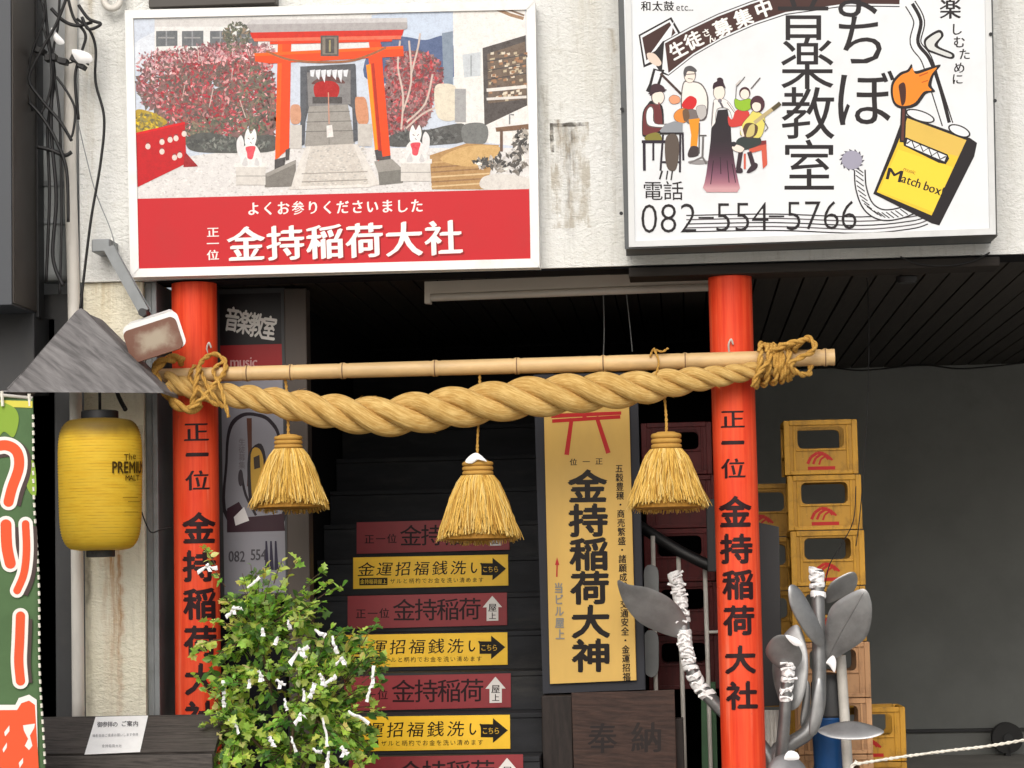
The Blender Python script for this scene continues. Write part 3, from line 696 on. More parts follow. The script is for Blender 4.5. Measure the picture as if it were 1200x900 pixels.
bush([(330, 350, 110, 40), (390, 280, 50, 100), (210, 360, 70, 30), (340, 100, 36, 40)], 700, [(88, 92, 72), (104, 104, 84), (66, 70, 56), (120, 104, 86)], (4, 9))
for i in range(26):
    x = U(90, 430); y = U(150, 330); ZL([(x, y), (x + U(-16, 16), y - U(20, 60))], U(1.5, 3), rg.choice([(120, 96, 88), (200, 176, 170), (80, 66, 60)]))
bush([(190, 150, 120, 24), (100, 220, 30, 70), (330, 128, 110, 16)], 240, [(190, 150, 156), (150, 84, 92), (120, 80, 84)], (3, 8))
ZB([(208, 372), (260, 358), (340, 372), (440, 366), (440, 408), (300, 414), (215, 406)], (60, 62, 58)); bush([(320, 388, 110, 18)], 160, [(84, 90, 84), (46, 50, 48), (110, 112, 106)], (5, 9))
ZB([(66, 300), (100, 300), (140, 318), (150, 335), (100, 352), (66, 356)], (176, 150, 62)); bush([(100, 330, 40, 24)], 120, [(206, 180, 80), (150, 130, 50), (120, 110, 60)], (5, 9))
bush([(815, 220, 74, 80), (800, 300, 60, 56)], 900, [(132, 92, 92), (112, 84, 82), (150, 112, 112)], (9, 16))
bush([(800, 190, 60, 50), (850, 210, 48, 66), (800, 280, 66, 64), (770, 330, 30, 40)], 1300, [(160, 62, 66), (124, 50, 58), (186, 110, 112), (90, 60, 58), (140, 110, 110)], (5, 10))
for q_ in ([(785, 350), (790, 260), (776, 180), (782, 110)], [(790, 300), (812, 220), (806, 110)], [(800, 330), (850, 280), (870, 200)], [(795, 350), (840, 310), (880, 290)], [(812, 200), (830, 130), (836, 90)]): ZL(q_, 5, (206, 188, 178), 4)
ZB([(875, 240), (900, 226), (935, 240), (938, 318), (885, 318)], (222, 214, 196)); ZR(930, 240, 960, 330, (160, 160, 160))
ZB([(750, 372), (790, 356), (860, 350), (905, 340), (955, 336), (960, 380), (880, 392), (760, 396)], (66, 66, 64)); bush([(850, 368, 90, 20)], 120, [(100, 102, 100), (50, 52, 50), (36, 36, 36)], (5, 10))
ZB([(952, 340), (1000, 332), (1020, 350), (1010, 388), (956, 386)], (104, 106, 104))
Z([(862, 420), (960, 388), (1050, 392), (1010, 512), (868, 512)], (176, 140, 96))                        # wooden ramp with shadow
for i in range(6): ZL([(866, 440 + i * 13), (1010 + U(-8, 20), 430 + i * 13)], 4, rg.choice([(200, 166, 120), (140, 106, 70), (216, 190, 150)]))
ZB([(890, 430), (960, 396), (1052, 398), (1020, 440), (960, 450)], (206, 172, 122))
Z([(1040, 345), (1130, 335), (1130, 350), (1042, 356)], (110, 78, 52)); ZR(1052, 350, 1060, 410, (90, 62, 44)); ZL([(1078, 336), (1078, 310), (1090, 310)], 4, (120, 120, 124))
bush([(1080, 440, 46, 30), (1110, 390, 20, 40), (1020, 440, 40, 14)], 190, [(50, 46, 42), (84, 78, 70), (150, 144, 136), (30, 28, 26), (206, 202, 196)], (6, 13))
ZB([(1005, 480), (1060, 470), (1132, 484), (1132, 512), (1010, 512)], (216, 212, 206))
Z([(68, 362), (200, 332), (204, 442), (72, 506)], (190, 34, 40)); ZL([(68, 362), (200, 332)], 6, (220, 70, 72)); Z([(200, 410), (236, 450), (196, 452)], (150, 26, 32))   # red ema fence
for x, y in ((100, 396), (138, 384), (138, 410), (160, 378), (176, 374), (172, 426), (186, 420), (198, 362)): a.ell(*zz([(x, y)])[0], 3, 3.4, (228, 214, 206)); ZL([(x - 5, y - 9), (x + 5, y - 10)], 2, (80, 40, 40))
Z([(535, 392), (655, 388), (700, 505), (505, 512)], (206, 200, 192))                                      # stone approach
items = [(zz([(x - 4, y), (x, y + 2), (x + 4, y), (x, y - 2)]), (k_, k_ * .98, k_ * .95)) for x, y, k_ in [(U(522, 690), U(394, 506), U(176, 226)) for _ in range(350)]]
a.tris(items)
Z([(528, 395), (540, 395), (512, 512), (480, 512)], (220, 216, 210)); Z([(655, 390), (668, 390), (728, 500), (700, 504)], (220, 216, 210))
for y, k_ in ((470, 4), (492, 5)): ZL([(516, y), (694, y - 6)], k_ * .6, (150, 144, 136))
ZL([(508, 508), (702, 502)], 8, (226, 222, 216))
Z([(535, 286), (640, 280), (660, 388), (524, 396)], (150, 146, 140))                                      # stone steps
for y in (304, 330, 356): ZL([(531 - (y - 300) * .1, y), (645 + (y - 300) * .2, y - 3)], 2.4, (104, 100, 96))
ZL([(590, 300), (590, 390)], 2, (120, 116, 112))
Z([(512, 180), (660, 172), (664, 300), (640, 282), (536, 288), (514, 380)], (58, 60, 66)); Z([(530, 196), (648, 190), (648, 282), (534, 288)], (120, 118, 118)); ZB([(556, 214), (586, 202), (620, 212), (632, 226), (590, 222), (544, 228)], (86, 40, 36))                  # hall of the shrine
Z([(512, 180), (530, 180), (524, 390), (512, 396)], (66, 70, 78)); Z([(648, 176), (662, 176), (668, 380), (656, 384)], (60, 64, 72))
ZB([(548, 240), (560, 222), (600, 220), (618, 238), (606, 268), (560, 270)], (170, 36, 36)); ZR(545, 262, 625, 280, (46, 40, 40))
for i in range(7): Z([(538 + i * 15, 190), (552 + i * 15, 188), (548 + i * 15, 208 + (i % 3) * 8), (540 + i * 15, 206)], (226, 228, 232))
ZL([(588, 250), (590, 335)], 3, (200, 150, 130)); Z([(583, 340), (598, 338), (602, 370), (584, 372)], (232, 228, 224))
ZB([(660, 270), (672, 262), (690, 270), (696, 330), (668, 332)], (206, 150, 120)); ZR(668, 335, 706, 395, (196, 192, 186))
ZB([(486, 290), (500, 282), (512, 290), (512, 330), (488, 332)], (204, 156, 130)); ZR(484, 338, 516, 402, (200, 196, 190))
# torii
OR, OD, OL = (238, 78, 32), (190, 48, 22), (250, 150, 50)
Z([(718, 120), (732, 120), (750, 440), (738, 444)], OD)
for i, (xa, xb) in enumerate(((716, 726), (728, 738))): Z([(xa - 20, 150), (xb - 18, 150), (xb + 8, 440), (xa + 6, 440)], OL if i % 2 else OR)
Z([(694, 84), (726, 82), (756, 420), (734, 424)], OR); Z([(690, 176), (702, 172), (722, 404), (714, 408)], (250, 150, 52)); Z([(704, 172), (712, 170), (734, 424), (726, 426)], (176, 44, 22)); Z([(734, 424), (756, 420), (759, 456), (738, 460)], (40, 34, 36))
Z([(713, 406), (723, 404), (728, 432), (718, 434)], (44, 36, 38))
Z([(720, 408), (732, 408), (738, 440), (726, 440)], (44, 36, 38))
Z([(452, 86), (488, 84), (482, 402), (444, 432)], OR); Z([(452, 86), (464, 86), (456, 425), (444, 432)], (248, 104, 50)); Z([(443, 432), (472, 424), (468, 462), (442, 466)], (40, 34, 36)); Z([(472, 405), (484, 400), (482, 432), (472, 434)], (50, 40, 40))
Z([(366, 66), (380, 54), (800, 48), (802, 76), (790, 82), (380, 88)], (168, 164, 164)); Z([(366, 66), (380, 54), (800, 48), (802, 60)], (198, 196, 196))
Z([(376, 88), (792, 80), (788, 96), (382, 104)], (206, 58, 48)); Z([(384, 104), (786, 96), (784, 106), (388, 112)], (240, 130, 110)); Z([(430, 112), (760, 106), (760, 112), (430, 120)], (228, 70, 40))
Z([(388, 144), (790, 124), (792, 152), (430, 172), (390, 166)], OR); Z([(388, 144), (790, 124), (790, 132), (388, 152)], (250, 110, 56))
ZL([(420, 138), (470, 158), (520, 166), (590, 168), (650, 164), (700, 148), (745, 128)], 6, (150, 96, 62), 5)
ZR(567, 96, 616, 152, (70, 58, 52)); ZR(572, 101, 611, 147, (120, 112, 100)); ZR(580, 104, 604, 144, (52, 46, 42)); ZL([(592, 108), (592, 140)], 5, (150, 140, 100))
Z([(416, 470), (500, 432), (500, 460), (488, 504), (416, 506)], (116, 112, 106)); Z([(416, 470), (498, 434), (500, 442), (424, 478)], (150, 146, 140))
Z([(722, 462), (790, 456), (790, 494), (726, 500)], (110, 108, 102)); Z([(712, 436), (760, 430), (790, 458), (722, 466)], (146, 142, 136))
for fx in (378, 824):       # pair of white fox statues with red bibs on plinths
    d_ = 1 if fx < 500 else -1; y0 = 0 if fx < 500 else -10
    ZR(fx - 40, 448 + y0, fx + 40, 500 + y0, (214, 210, 204)); ZR(fx - 44, 440 + y0, fx + 44, 452 + y0, (232, 230, 226)); ZL([(fx - 40, 476 + y0), (fx + 40, 476 + y0)], 2, (150, 146, 142))
    ZB([(fx - 22, 448 + y0), (fx - 26, 410 + y0), (fx - 10, 390 + y0), (fx + 12, 392 + y0), (fx + 28, 420 + y0), (fx + 26, 448 + y0)], (234, 232, 230))
    ZB([(fx - 34 * d_, 420 + y0), (fx - 38 * d_, 384 + y0), (fx - 26 * d_, 366 + y0), (fx - 18 * d_, 388 + y0), (fx - 22 * d_, 420 + y0)], (228, 226, 226))
    ZB([(fx - 14, 392 + y0), (fx - 16, 368 + y0), (fx - 8, 348 + y0), (fx, 362 + y0), (fx + 10, 348 + y0), (fx + 16, 370 + y0), (fx + 10, 394 + y0), (fx, 402 + y0)], (240, 238, 236))
    ZB([(fx - 13, 398 + y0), (fx + 12, 396 + y0), (fx + 9, 414 + y0), (fx + 4, 430 + y0), (fx - 8, 428 + y0), (fx - 10, 414 + y0)], (222, 104, 112)); ZB([(fx - 24, 446 + y0), (fx - 14, 424 + y0), (fx - 8, 446 + y0)], (206, 204, 204)); ZB([(fx + 10, 446 + y0), (fx + 16, 426 + y0), (fx + 24, 446 + y0)], (206, 204, 204)); ZL([(fx - 2, 384 + y0), (fx + 3, 388 + y0)], 2, (120, 110, 110)); ZL([(fx - 8, 373 + y0), (fx - 3, 377 + y0)], 2, (110, 96, 96)); ZL([(fx + 9, 373 + y0), (fx + 4, 377 + y0)], 2, (110, 96, 96))
art_obj(a, 'printed_picture', ss, 'photo')
L0 = a.L; a = Art(flat(YS, .000012)); a.L = L0 + 4
# red band
a.poly([(160, 233), (620, 221.5), (622, 303.5), (163, 316)], (200, 36, 44))
a.L += 4
for i, t in enumerate('よくお参りくださいました'):
    a.ch(t, 297 + i * 17.4, 244.5 - i * .32, 15.5 if i != 3 else 15, 17, (246, 240, 236), KAI if t != '参' else MED, R(-1.5))
for i, t in enumerate('正一位'): a.ch(t, 249.5, 272 + i * 13.4, 15, 12.5, (246, 240, 236), MED, R(-1.5))
for i, t in enumerate('金持稲荷大社'):
    x, y = 288 + i * 46.3, 286 - i * 1.45
    a.ch(t, x + 1.8, y + 2.2, 45, 43, (150, 22, 26), KAI, R(-2)); a.ch(t, x, y, 45, 43, (248, 244, 240), KAI, R(-2))
art_obj(a, 'lettering', ss)
# ------------------------------------------------------------------ music classroom sign
YM = -.30
ms = thing('music_school_sign', 'large white box sign of a music classroom with cartoon musicians and a matchbox', 'sign', P(950, 290, -.2))
q = [(722, -120), (1160, -128), (1168.5, 276), (733, 291)]
fr, bk = slab_px(q, YM, .27); mb = MB(); mb.prism(fr, bk); obj('casing', mb, mat('sign_casing_metal', (74, 78, 80), .5, .15, 4, dirt=.4, dirtc=(110, 100, 86)), ms, bev=.004)
q = [(731, -120), (1159, -128), (1167, 274.5), (737, 289.5)]
obj('frame', frame_mb(q, 7, YM - .012, .011), mat('pale_sign_frame', (204, 206, 206), .4, .06, 3, dirt=.3, dirtc=(110, 100, 86)), ms, bev=.003)
a = Art(flat(YM, .000012)); BK = (30, 24, 28); WH = (230, 233, 236)
def zm(p): return [(700 + x / 2.4, y / 2.4) for x, y in p]
a.poly([(728, -112), (1154, -120), (1161, 270), (739, 284)], WH)
def V(pts, c): a.poly(zm(pts), c)
def VB(pts, c, n=5): a.blob(zm(pts), c, n)
def VL(pts, wd, c, sm=0): a.line(zm(pts), tuple(q_ / 2.4 for q_ in wd) if isinstance(wd, tuple) else wd / 2.4, c, sm)
# double outline arm running from the top right down to the matchbox
VL([(880, 10), (905, 60), (895, 120), (925, 165), (950, 240), (985, 350)], 34, BK, 6); VL([(880, 10), (905, 60), (895, 120), (925, 165), (950, 240), (985, 350)], 27, WH, 6); VL([(886, 10), (910, 60), (902, 120), (934, 165), (962, 240), (990, 345)], 10, BK, 6)
# ribbon arrow with white lettering
V([(116, 98), (208, 48), (236, 96), (210, 130), (164, 176), (130, 190)], BK); V([(121, 101), (205, 55), (228, 95), (160, 168), (134, 182)], WH); V([(126, 106), (203, 62), (220, 92), (150, 160), (138, 170)], (62, 34, 30))
V([(150, 150), (215, 60), (205, 120)], WH)
band_t = [(190, 122), (260, 84), (340, 46), (430, 12), (520, -16), (700, -40), (850, -40)]; band_b = [(850, 12), (700, 10), (530, 34), (440, 64), (350, 104), (270, 150), (200, 205)]
V([(184, 116)] + [(x, y - 8) for x, y in band_t] + [(x, y + 8) for x, y in band_b] + [(178, 206), (150, 160)], BK); V([(188, 119)] + [(x, y - 5) for x, y in band_t] + [(x, y + 5) for x, y in band_b] + [(182, 200)], WH); V(band_t + band_b, (66, 36, 32))
for t, x, y, s_, ro in (('生', 226, 140, 50, -29), ('徒', 270, 113, 50, -27), ('さ', 306, 92, 24, -25), ('ん', 322, 108, 22, -25), ('募', 352, 78, 52, -24), ('集', 410, 50, 52, -22), ('中', 468, 24, 52, -20)):
    (xx, yy), = zm([(x, y)]); a.ch(t, xx, yy, s_ / 2.4, s_ / 2.4, (246, 244, 240), BOLD, R(ro))
VB([(140, 150), (162, 152), (180, 176), (170, 186), (146, 172)], (226, 206, 190)); VL([(172, 196), (160, 240), (150, 262)], 30, BK); VL([(172, 200), (158, 256)], 18, WH); VL([(186, 196), (164, 256)], 6, BK)
# main vertical lettering
for t, x, y, s_ in (('音', 578, 40, 158), ('楽', 590, 178, 158), ('教', 592, 318, 158), ('室', 595, 466, 156), ('ま', 728, -20, 160), ('ち', 742, 112, 162), ('ぼ', 750, 276, 176)):
    (xx, yy), = zm([(x, y)]); a.ch(t, xx, yy, s_ / 2.4, s_ / 2.4, BK, [(0, 0), (.008, .003)])
for t, x, y, s_ in (('楽', 993, 24, 62), ('し', 1010, 82, 36), ('む', 1018, 118, 36), ('た', 1033, 152, 34), ('め', 1018, 190, 34), ('に', 1013, 222, 34)):
    (xx, yy), = zm([(x, y)]); a.ch(t, xx, yy, s_ / 2.4, s_ / 2.4, BK, MED)
for i, t in enumerate('和太鼓'): (xx, yy), = zm([(137 + i * 32, 17)]); a.ch(t, xx, yy, 12.5, 12.5, BK, MED)
(xx, yy), = zm([(222, 20)]); a.latin('etc...', xx, yy, 11, 12, BK)
# hands and glove
VB([(920, 110), (960, 84), (974, 100), (958, 128), (1002, 150), (996, 166), (950, 152), (926, 140)], BK); VB([(926, 114), (958, 92), (966, 102), (948, 130), (994, 152), (990, 160), (950, 146), (930, 136)], (214, 216, 214))
# fuse cable from the woolly ball and staff lines
for k_, yy in enumerate((606, 618, 630, 641, 652)): VL([(250, yy), (500, yy - 4), (740, yy + 4), (880, yy - 8), (930, yy - 22)], 3.2, BK if k_ % 2 == 0 else (90, 84, 88), 5)
fz = [(738, 478), (742, 530), (762, 580), (800, 604), (850, 600), (900, 580)]
VL(fz, 34, BK, 6); VL(fz, 26, WH, 6)
for i, (x, y) in enumerate(curve2(fz, 4, False)): VL([(x - 12, y - 8), (x + 10, y + 8)], 3, BK)
for i in range(14):
    an = i * .449; V([(716, 450), (716 + 36 * math.cos(an), 450 + 32 * math.sin(an)), (716 + 30 * math.cos(an + .3), 450 + 26 * math.sin(an + .3))], (70, 66, 80))
a.ell(*zm([(716, 450)])[0], 12, 11, (160, 158, 176))
# matchbox, match and flame
V([(862, 322), (1048, 388), (1068, 402), (1060, 440), (962, 634), (940, 628), (776, 545), (830, 410)], BK)
V([(872, 332), (1038, 394), (940, 606), (786, 540), (840, 415)], (236, 198, 56)); V([(872, 332), (1038, 394), (1016, 440), (850, 396), (858, 370)], (222, 186, 88)); V([(846, 420), (1000, 470), (945, 596), (792, 538)], (246, 212, 62))
V([(868, 386), (985, 434), (990, 446), (980, 462), (960, 458), (862, 410), (860, 396)], BK); V([(872, 392), (982, 438), (976, 454), (868, 408)], WH)
VL([(870, 404), (884, 394), (892, 416), (908, 406), (916, 426), (932, 416), (940, 438), (956, 428), (964, 448), (980, 440)], 4, BK)
(xx, yy), = zm([(836, 492)]); a.ch('M', xx, yy, 27, 20, BK, MED, R(14)); (xx, yy), = zm([(858, 500)]); a.latin('atch box!', xx, yy, 13.5, 15, BK, MED, R(19))
(xx, yy), = zm([(862, 474)]); a.latin('music', xx, yy, 7, 7, (150, 96, 30), THIN, R(19))
VL([(862, 290), (858, 400)], 16, BK); VL([(862, 300), (858, 395)], 7, (96, 50, 44))
VB([(826, 270), (828, 232), (850, 205), (872, 196), (884, 180), (892, 200), (930, 190), (966, 182), (948, 208), (940, 240), (950, 258), (925, 264), (900, 296), (866, 306), (838, 298)], BK, 4)
VB([(832, 268), (834, 236), (854, 212), (876, 202), (886, 190), (896, 208), (930, 198), (955, 190), (940, 210), (930, 240), (940, 254), (918, 258), (894, 288), (866, 298), (842, 292)], (238, 138, 34), 4)
VB([(850, 262), (848, 240), (862, 232), (868, 250), (866, 286), (856, 296)], (70, 34, 26)); VL([(905, 214), (930, 204)], 4, (200, 90, 20)); VL([(912, 232), (930, 226)], 3, (200, 90, 20))
for x, y, ro in ((908, 326, 18), (1018, 368, 22)):
    (xx, yy), = zm([(x, y)]); a.ell(xx, yy, 18 if ro < 20 else 14, 6.5, BK, rot=R(ro)); a.ell(xx, yy, 16 if ro < 20 else 12, 5, WH, rot=R(ro))
# telephone number
for t, x in (('電', 156), ('話', 214)):
    (xx, yy), = zm([(x, 536)]); a.ch(t, xx, yy, 25, 24, BK, THIN)
for i, t in enumerate('082-554-5766'):
    xs_ = [146, 200, 256, 306, 354, 408, 458, 504, 552, 606, 658, 708][i]; (xx, yy), = zm([(xs_, 612 - i * 1.0)])
    if t == '-': a.rect(xx - 9, yy + .4, xx + 9, yy + 2.4, BK)
    else: a.ch(t, xx, yy + 1, 45, 50, BK, [(0, 0)], gl=GT)
# cartoon musicians (drawn in the 5x zoom of 740,60)
def zc(p): return [(740 + x / 5, 60 + y / 5) for x, y in p]
def K(pts, c): a.poly(zc(pts), c)
def KB(pts, c):
    if sum(c) > 330 and c != (236, 232, 226): a.line(zc(pts), .9, (72, 62, 66), 4, True)
    a.blob(zc(pts), c, 4)
def KL(pts, wd, c, sm=0): a.line(zc(pts), wd / 5, c, sm)
SK = (240, 226, 214); LN = (96, 88, 88)
KL([(170, 130), (300, 260), (350, 310)], 14, (70, 50, 46))
KB([(300, 190), (340, 175), (410, 190), (450, 270), (440, 390), (390, 410), (330, 400), (290, 330)], LN); KB([(305, 196), (340, 182), (405, 196), (442, 270), (432, 384), (390, 402), (335, 392), (297, 330)], (236, 232, 226))
a.ell(*zc([(342, 140)])[0], 7.2, 9.4, LN); a.ell(*zc([(342, 144)])[0], 6.2, 8, SK); KB([(304, 130), (315, 95), (350, 86), (380, 108), (376, 122), (330, 118), (316, 150)], (84, 82, 84)); KL([(320, 136), (378, 132)], 5, LN); KL([(330, 160), (360, 164)], 4, LN)
KB([(300, 300), (340, 262), (380, 280), (376, 320), (340, 350), (300, 330)], (208, 32, 36)); KB([(300, 372), (345, 340), (395, 360), (400, 400), (370, 430), (330, 420)], (120, 110, 108)); KB([(380, 330), (430, 320), (436, 376), (400, 400)], (190, 186, 184))
K([(335, 400), (400, 392), (392, 480), (384, 556), (345, 560), (350, 490)], (232, 150, 34)); KB([(330, 600), (350, 558), (390, 562), (392, 610), (340, 622)], (62, 52, 54))
a.ell(*zc([(395, 650)])[0], 13, 2.6, (150, 146, 146)); KL([(420, 500), (416, 620), (440, 660)], 12, (110, 106, 106)); KL([(415, 620), (340, 656)], 10, (120, 116, 116)); KL([(395, 494), (440, 494)], 8, (90, 86, 86)); KL([(398, 420), (396, 600)], 8, (90, 86, 86))
KB([(220, 280), (245, 258), (280, 270), (280, 300), (240, 308)], (236, 160, 120))
# accordion of the seated pianist
KB([(250, 370), (285, 338), (330, 345), (328, 400), (300, 420), (258, 404)], (226, 140, 56)); KB([(300, 350), (330, 340), (340, 390), (310, 410)], (110, 84, 62))
KB([(62, 470), (66, 360), (95, 310), (120, 290), (180, 320), (190, 430), (180, 470), (110, 500), (70, 500)], BK); KB([(66, 468), (72, 362), (98, 316), (130, 310), (170, 330), (182, 430), (172, 462), (110, 490), (72, 490)], (108, 44, 46))
KB([(84, 400), (86, 350), (110, 320), (130, 340), (140, 420), (210, 424), (250, 420), (250, 444), (180, 450), (100, 440)], LN); KB([(88, 396), (92, 350), (110, 328), (126, 344), (136, 424), (240, 428), (240, 438), (180, 444), (104, 434)], (240, 238, 236))
a.ell(*zc([(155, 270)])[0], 8, 9, LN); a.ell(*zc([(156, 270)])[0], 7, 8, SK); KB([(110, 240), (118, 200), (150, 190), (184, 204), (198, 226), (190, 240), (150, 238), (110, 262)], (62, 36, 46)); KL([(100, 248), (205, 226)], 7, (52, 32, 40)); KL([(160, 300), (166, 340)], 9, (120, 50, 52))
K([(165, 466), (195, 430), (250, 410), (300, 420), (300, 480), (180, 486)], (146, 150, 156)); KL([(165, 482), (306, 482)], 12, BK)
KB([(82, 520), (90, 492), (140, 476), (170, 490), (172, 526)], (132, 124, 52))
for pts in ([(60, 530), (200, 530)], [(74, 530), (76, 700)], [(128, 530), (128, 640)], [(185, 490), (170, 700)], [(286, 480), (284, 710)], [(300, 480), (304, 640)], [(180, 650), (290, 650)]): KL(pts, 17 if pts[0][0] < 100 else 12, (40, 30, 44))
KB([(205, 500), (260, 488), (280, 560), (262, 690), (214, 690), (196, 600)], (92, 80, 72)); KL([(180, 700), (165, 750)], 10, BK); KL([(212, 700), (204, 752)], 8, BK); KL([(240, 700), (232, 755)], 8, BK)
# singer in a long gown
N_ = 12; top_, bot_ = 440, 822
KB([(470, 430), (480, 300), (500, 282), (560, 290), (620, 380), (600, 420), (570, 340), (500, 340), (490, 440)], (238, 234, 230)); KL([(482, 300), (470, 436)], 4, LN); KL([(560, 300), (632, 400), (600, 430)], 4, LN)
a.ell(*zc([(514, 240)])[0], 7.2, 9.4, LN); a.ell(*zc([(514, 242)])[0], 6.4, 8.6, SK); KB([(478, 222), (480, 190), (500, 176), (502, 160), (520, 154), (536, 164), (540, 184), (552, 218), (530, 206), (500, 210)], (52, 28, 40)); KL([(518, 296), (536, 330)], 12, (88, 84, 92)); a.ell(*zc([(518, 290)])[0], 2.4, 2.4, (120, 116, 124))
gl = [(505, 345, 562, 340), (490, 420, 578, 415), (468, 450, 582, 450), (464, 520, 586, 520), (456, 590, 596, 590), (446, 660, 606, 660), (438, 720, 618, 720), (428, 770, 628, 770), (418, 800, 636, 800), (440, 825, 620, 825)]
gc = [(36, 30, 36), (36, 30, 36), (38, 30, 38), (42, 32, 40), (58, 38, 50), (92, 56, 74), (132, 84, 104), (172, 116, 130), (206, 158, 162)]
for i in range(60):
    q0, q1 = i / 60 * 9, (i + 1) / 60 * 9; g0 = lambda q: [gl[min(int(q), 8)][k] + (gl[min(int(q), 8) + 1][k] - gl[min(int(q), 8)][k]) * (q - min(int(q), 8)) for k in range(4)]
    (x0, y0, x1, y1), (x2, y2, x3, y3) = g0(q0), g0(q1); j = min(int(q0), 7); c = [gc[j][k] + (gc[j + 1][k] - gc[j][k]) * min(1, q0 - j) for k in range(3)]; K([(x0, y0), (x1, y1), (x3, y3 + 1), (x2, y2 + 1)], c)
for x, y0, y1, dx in ((480, 640, 780, -16), (520, 620, 720, 4), (560, 640, 770, 12), (590, 660, 770, 20)): KL([(x, y0), (x + dx, y1)], 5, (50, 30, 44))
# child with hands raised and guitarist on a red stool
KB([(610, 350), (650, 340), (690, 360), (680, 420), (600, 445), (570, 430), (566, 380), (590, 400)], (206, 62, 56)); KB([(606, 280), (640, 290), (695, 280), (700, 330), (660, 350), (612, 330)], (146, 188, 44)); a.ell(*zc([(664, 245)])[0], 6.6, 7.2, (72, 40, 48)); a.ell(*zc([(664, 252)])[0], 5.2, 5.8, SK)
KL([(610, 280), (615, 210), (665, 150)], 5, LN); KL([(700, 220), (755, 155)], 7, LN); KL([(612, 200), (640, 170)], 10, (206, 200, 194))
K([(690, 560), (790, 530), (796, 664), (770, 690), (762, 580), (690, 600)], (212, 92, 70)); K([(690, 530), (790, 522), (790, 545), (690, 566)], (130, 40, 44)); KL([(664, 600), (664, 690)], 12, (212, 92, 70))
KB([(610, 540), (640, 505), (740, 500), (760, 540), (700, 570), (620, 580)], (48, 58, 56)); KL([(640, 590), (625, 690)], 26, (52, 34, 46)); KL([(690, 590), (715, 670)], 26, (52, 34, 46)); KB([(612, 700), (625, 680), (650, 690), (648, 712), (616, 712)], (52, 34, 46)); KB([(676, 704), (716, 655), (740, 664), (730, 690), (690, 714)], (52, 34, 46)); KB([(590, 560), (620, 548), (660, 570), (640, 592), (600, 580)], SK)
KB([(690, 380), (720, 350), (780, 390), (760, 500), (690, 500), (640, 490), (650, 430)], (226, 214, 108)); a.ell(*zc([(738, 310)])[0], 8.6, 10, (74, 38, 50)); KB([(706, 320), (724, 300), (756, 310), (752, 346), (722, 352)], SK)
KB([(650, 490), (664, 430), (700, 420), (740, 440), (730, 490), (690, 510)], (92, 66, 46)); KB([(672, 500), (690, 440), (720, 430), (716, 490)], (206, 190, 120)); KL([(720, 420), (850, 320)], 22, (190, 172, 128)); KL([(826, 342), (872, 304)], 24, (84, 74, 50)); KL([(770, 400), (800, 450), (780, 470)], 6, LN); KL([(640, 440), (655, 500)], 14, SK)
KB([(580, 540), (600, 530), (616, 540), (600, 560)], (40, 36, 44))
art_obj(a, 'printed_face', ms)
mb = MB()
for (x, y) in ((729, 128), (1166, 118), (728, 250), (1161, 40)): mb.tube([P(x, y, YM - .012), P(x, y, YM - .020)], .010, 10)
obj('screw', mb, M['dark_metal'], ms)

# ------------------------------------------------------------------ vermilion poles with painted characters
def vpole(pxl, pxr, yref, label, chars, hook, ztop):
    yc = .12; d_ = P((pxl + pxr) / 2, yref, yc); rad = (pxr - pxl) / 2 * mpp(yc); cx_ = d_.x
    root = thing('vermilion_pole', label, 'pole', (cx_, yc, 0), 'red poles at the entrance')
    mb = MB(); prof = [(rad, z) for z in [ztop * i / 30 for i in range(31)]]; mb.lathe(cx_, yc, prof, 40); obj('shaft', mb, M['red'], root, True, auto=50)
    a = Art(lambda x, y, L: pcyl(x, y, cx_, yc, rad + .0006 + L * .00006), None)
    for t, x, y, sx, sy, nib in chars:
        a.cuts = ([x + sx * q_ for q_ in [-.4 + .1 * i for i in range(9)]], [])
        a.ch(t, x, y, sx, sy, (40, 16, 22), nib, R(-1.2))
    art_obj(a, 'lettering', root, 'paint_letter')
    if hook:
        p = pcyl(hook[0], hook[1], cx_, yc, rad); mb = MB(); mb.tube(smoothline([p + Vector((-.008, 0, -.04)), p + Vector((-.01, -.012, 0)), p + Vector((.004, -.02, .028)), p + Vector((.014, -.012, 0))], 5), .005, 8); obj('hook', mb, M['steel_white'], root, True)
    return root, cx_, rad
H3 = [('正', 36), ('一', 30), ('位', 32)]
chL = [('正', 230, 506, 31, 25, MED), ('一', 231, 533, 28, 30, REI), ('位', 231.5, 563, 30, 25, MED)] + [(t, 233 + i * .6, 619 + i * 44.2 + (i > 0) * 0, 40, 38, REI) for i, t in enumerate('金持稲荷大社')]
chR = [('正', 858.5, 491, 30, 24, MED), ('一', 858.7, 519, 28, 30, REI), ('位', 859.3, 549, 30, 25, MED), ('金', 861.5, 600, 39, 38, REI), ('持', 863, 643, 39, 36, REI), ('稲', 865, 685, 38, 36, REI), ('荷', 866, 727, 38, 36, REI), ('大', 867.5, 773, 38, 34, REI), ('社', 869.5, 815, 38, 34, REI)]
pl, PLX, PLR = vpole(200.5, 254.5, 335, 'left red entrance pole whose lower end is hidden by the leafy shrub', chL, (245, 408), ZS - .014)
pr, PRX, PRR = vpole(829.5, 880.5, 315, 'right red entrance pole standing in front of the yellow crates', chR, (856, 404), ZS - .067)

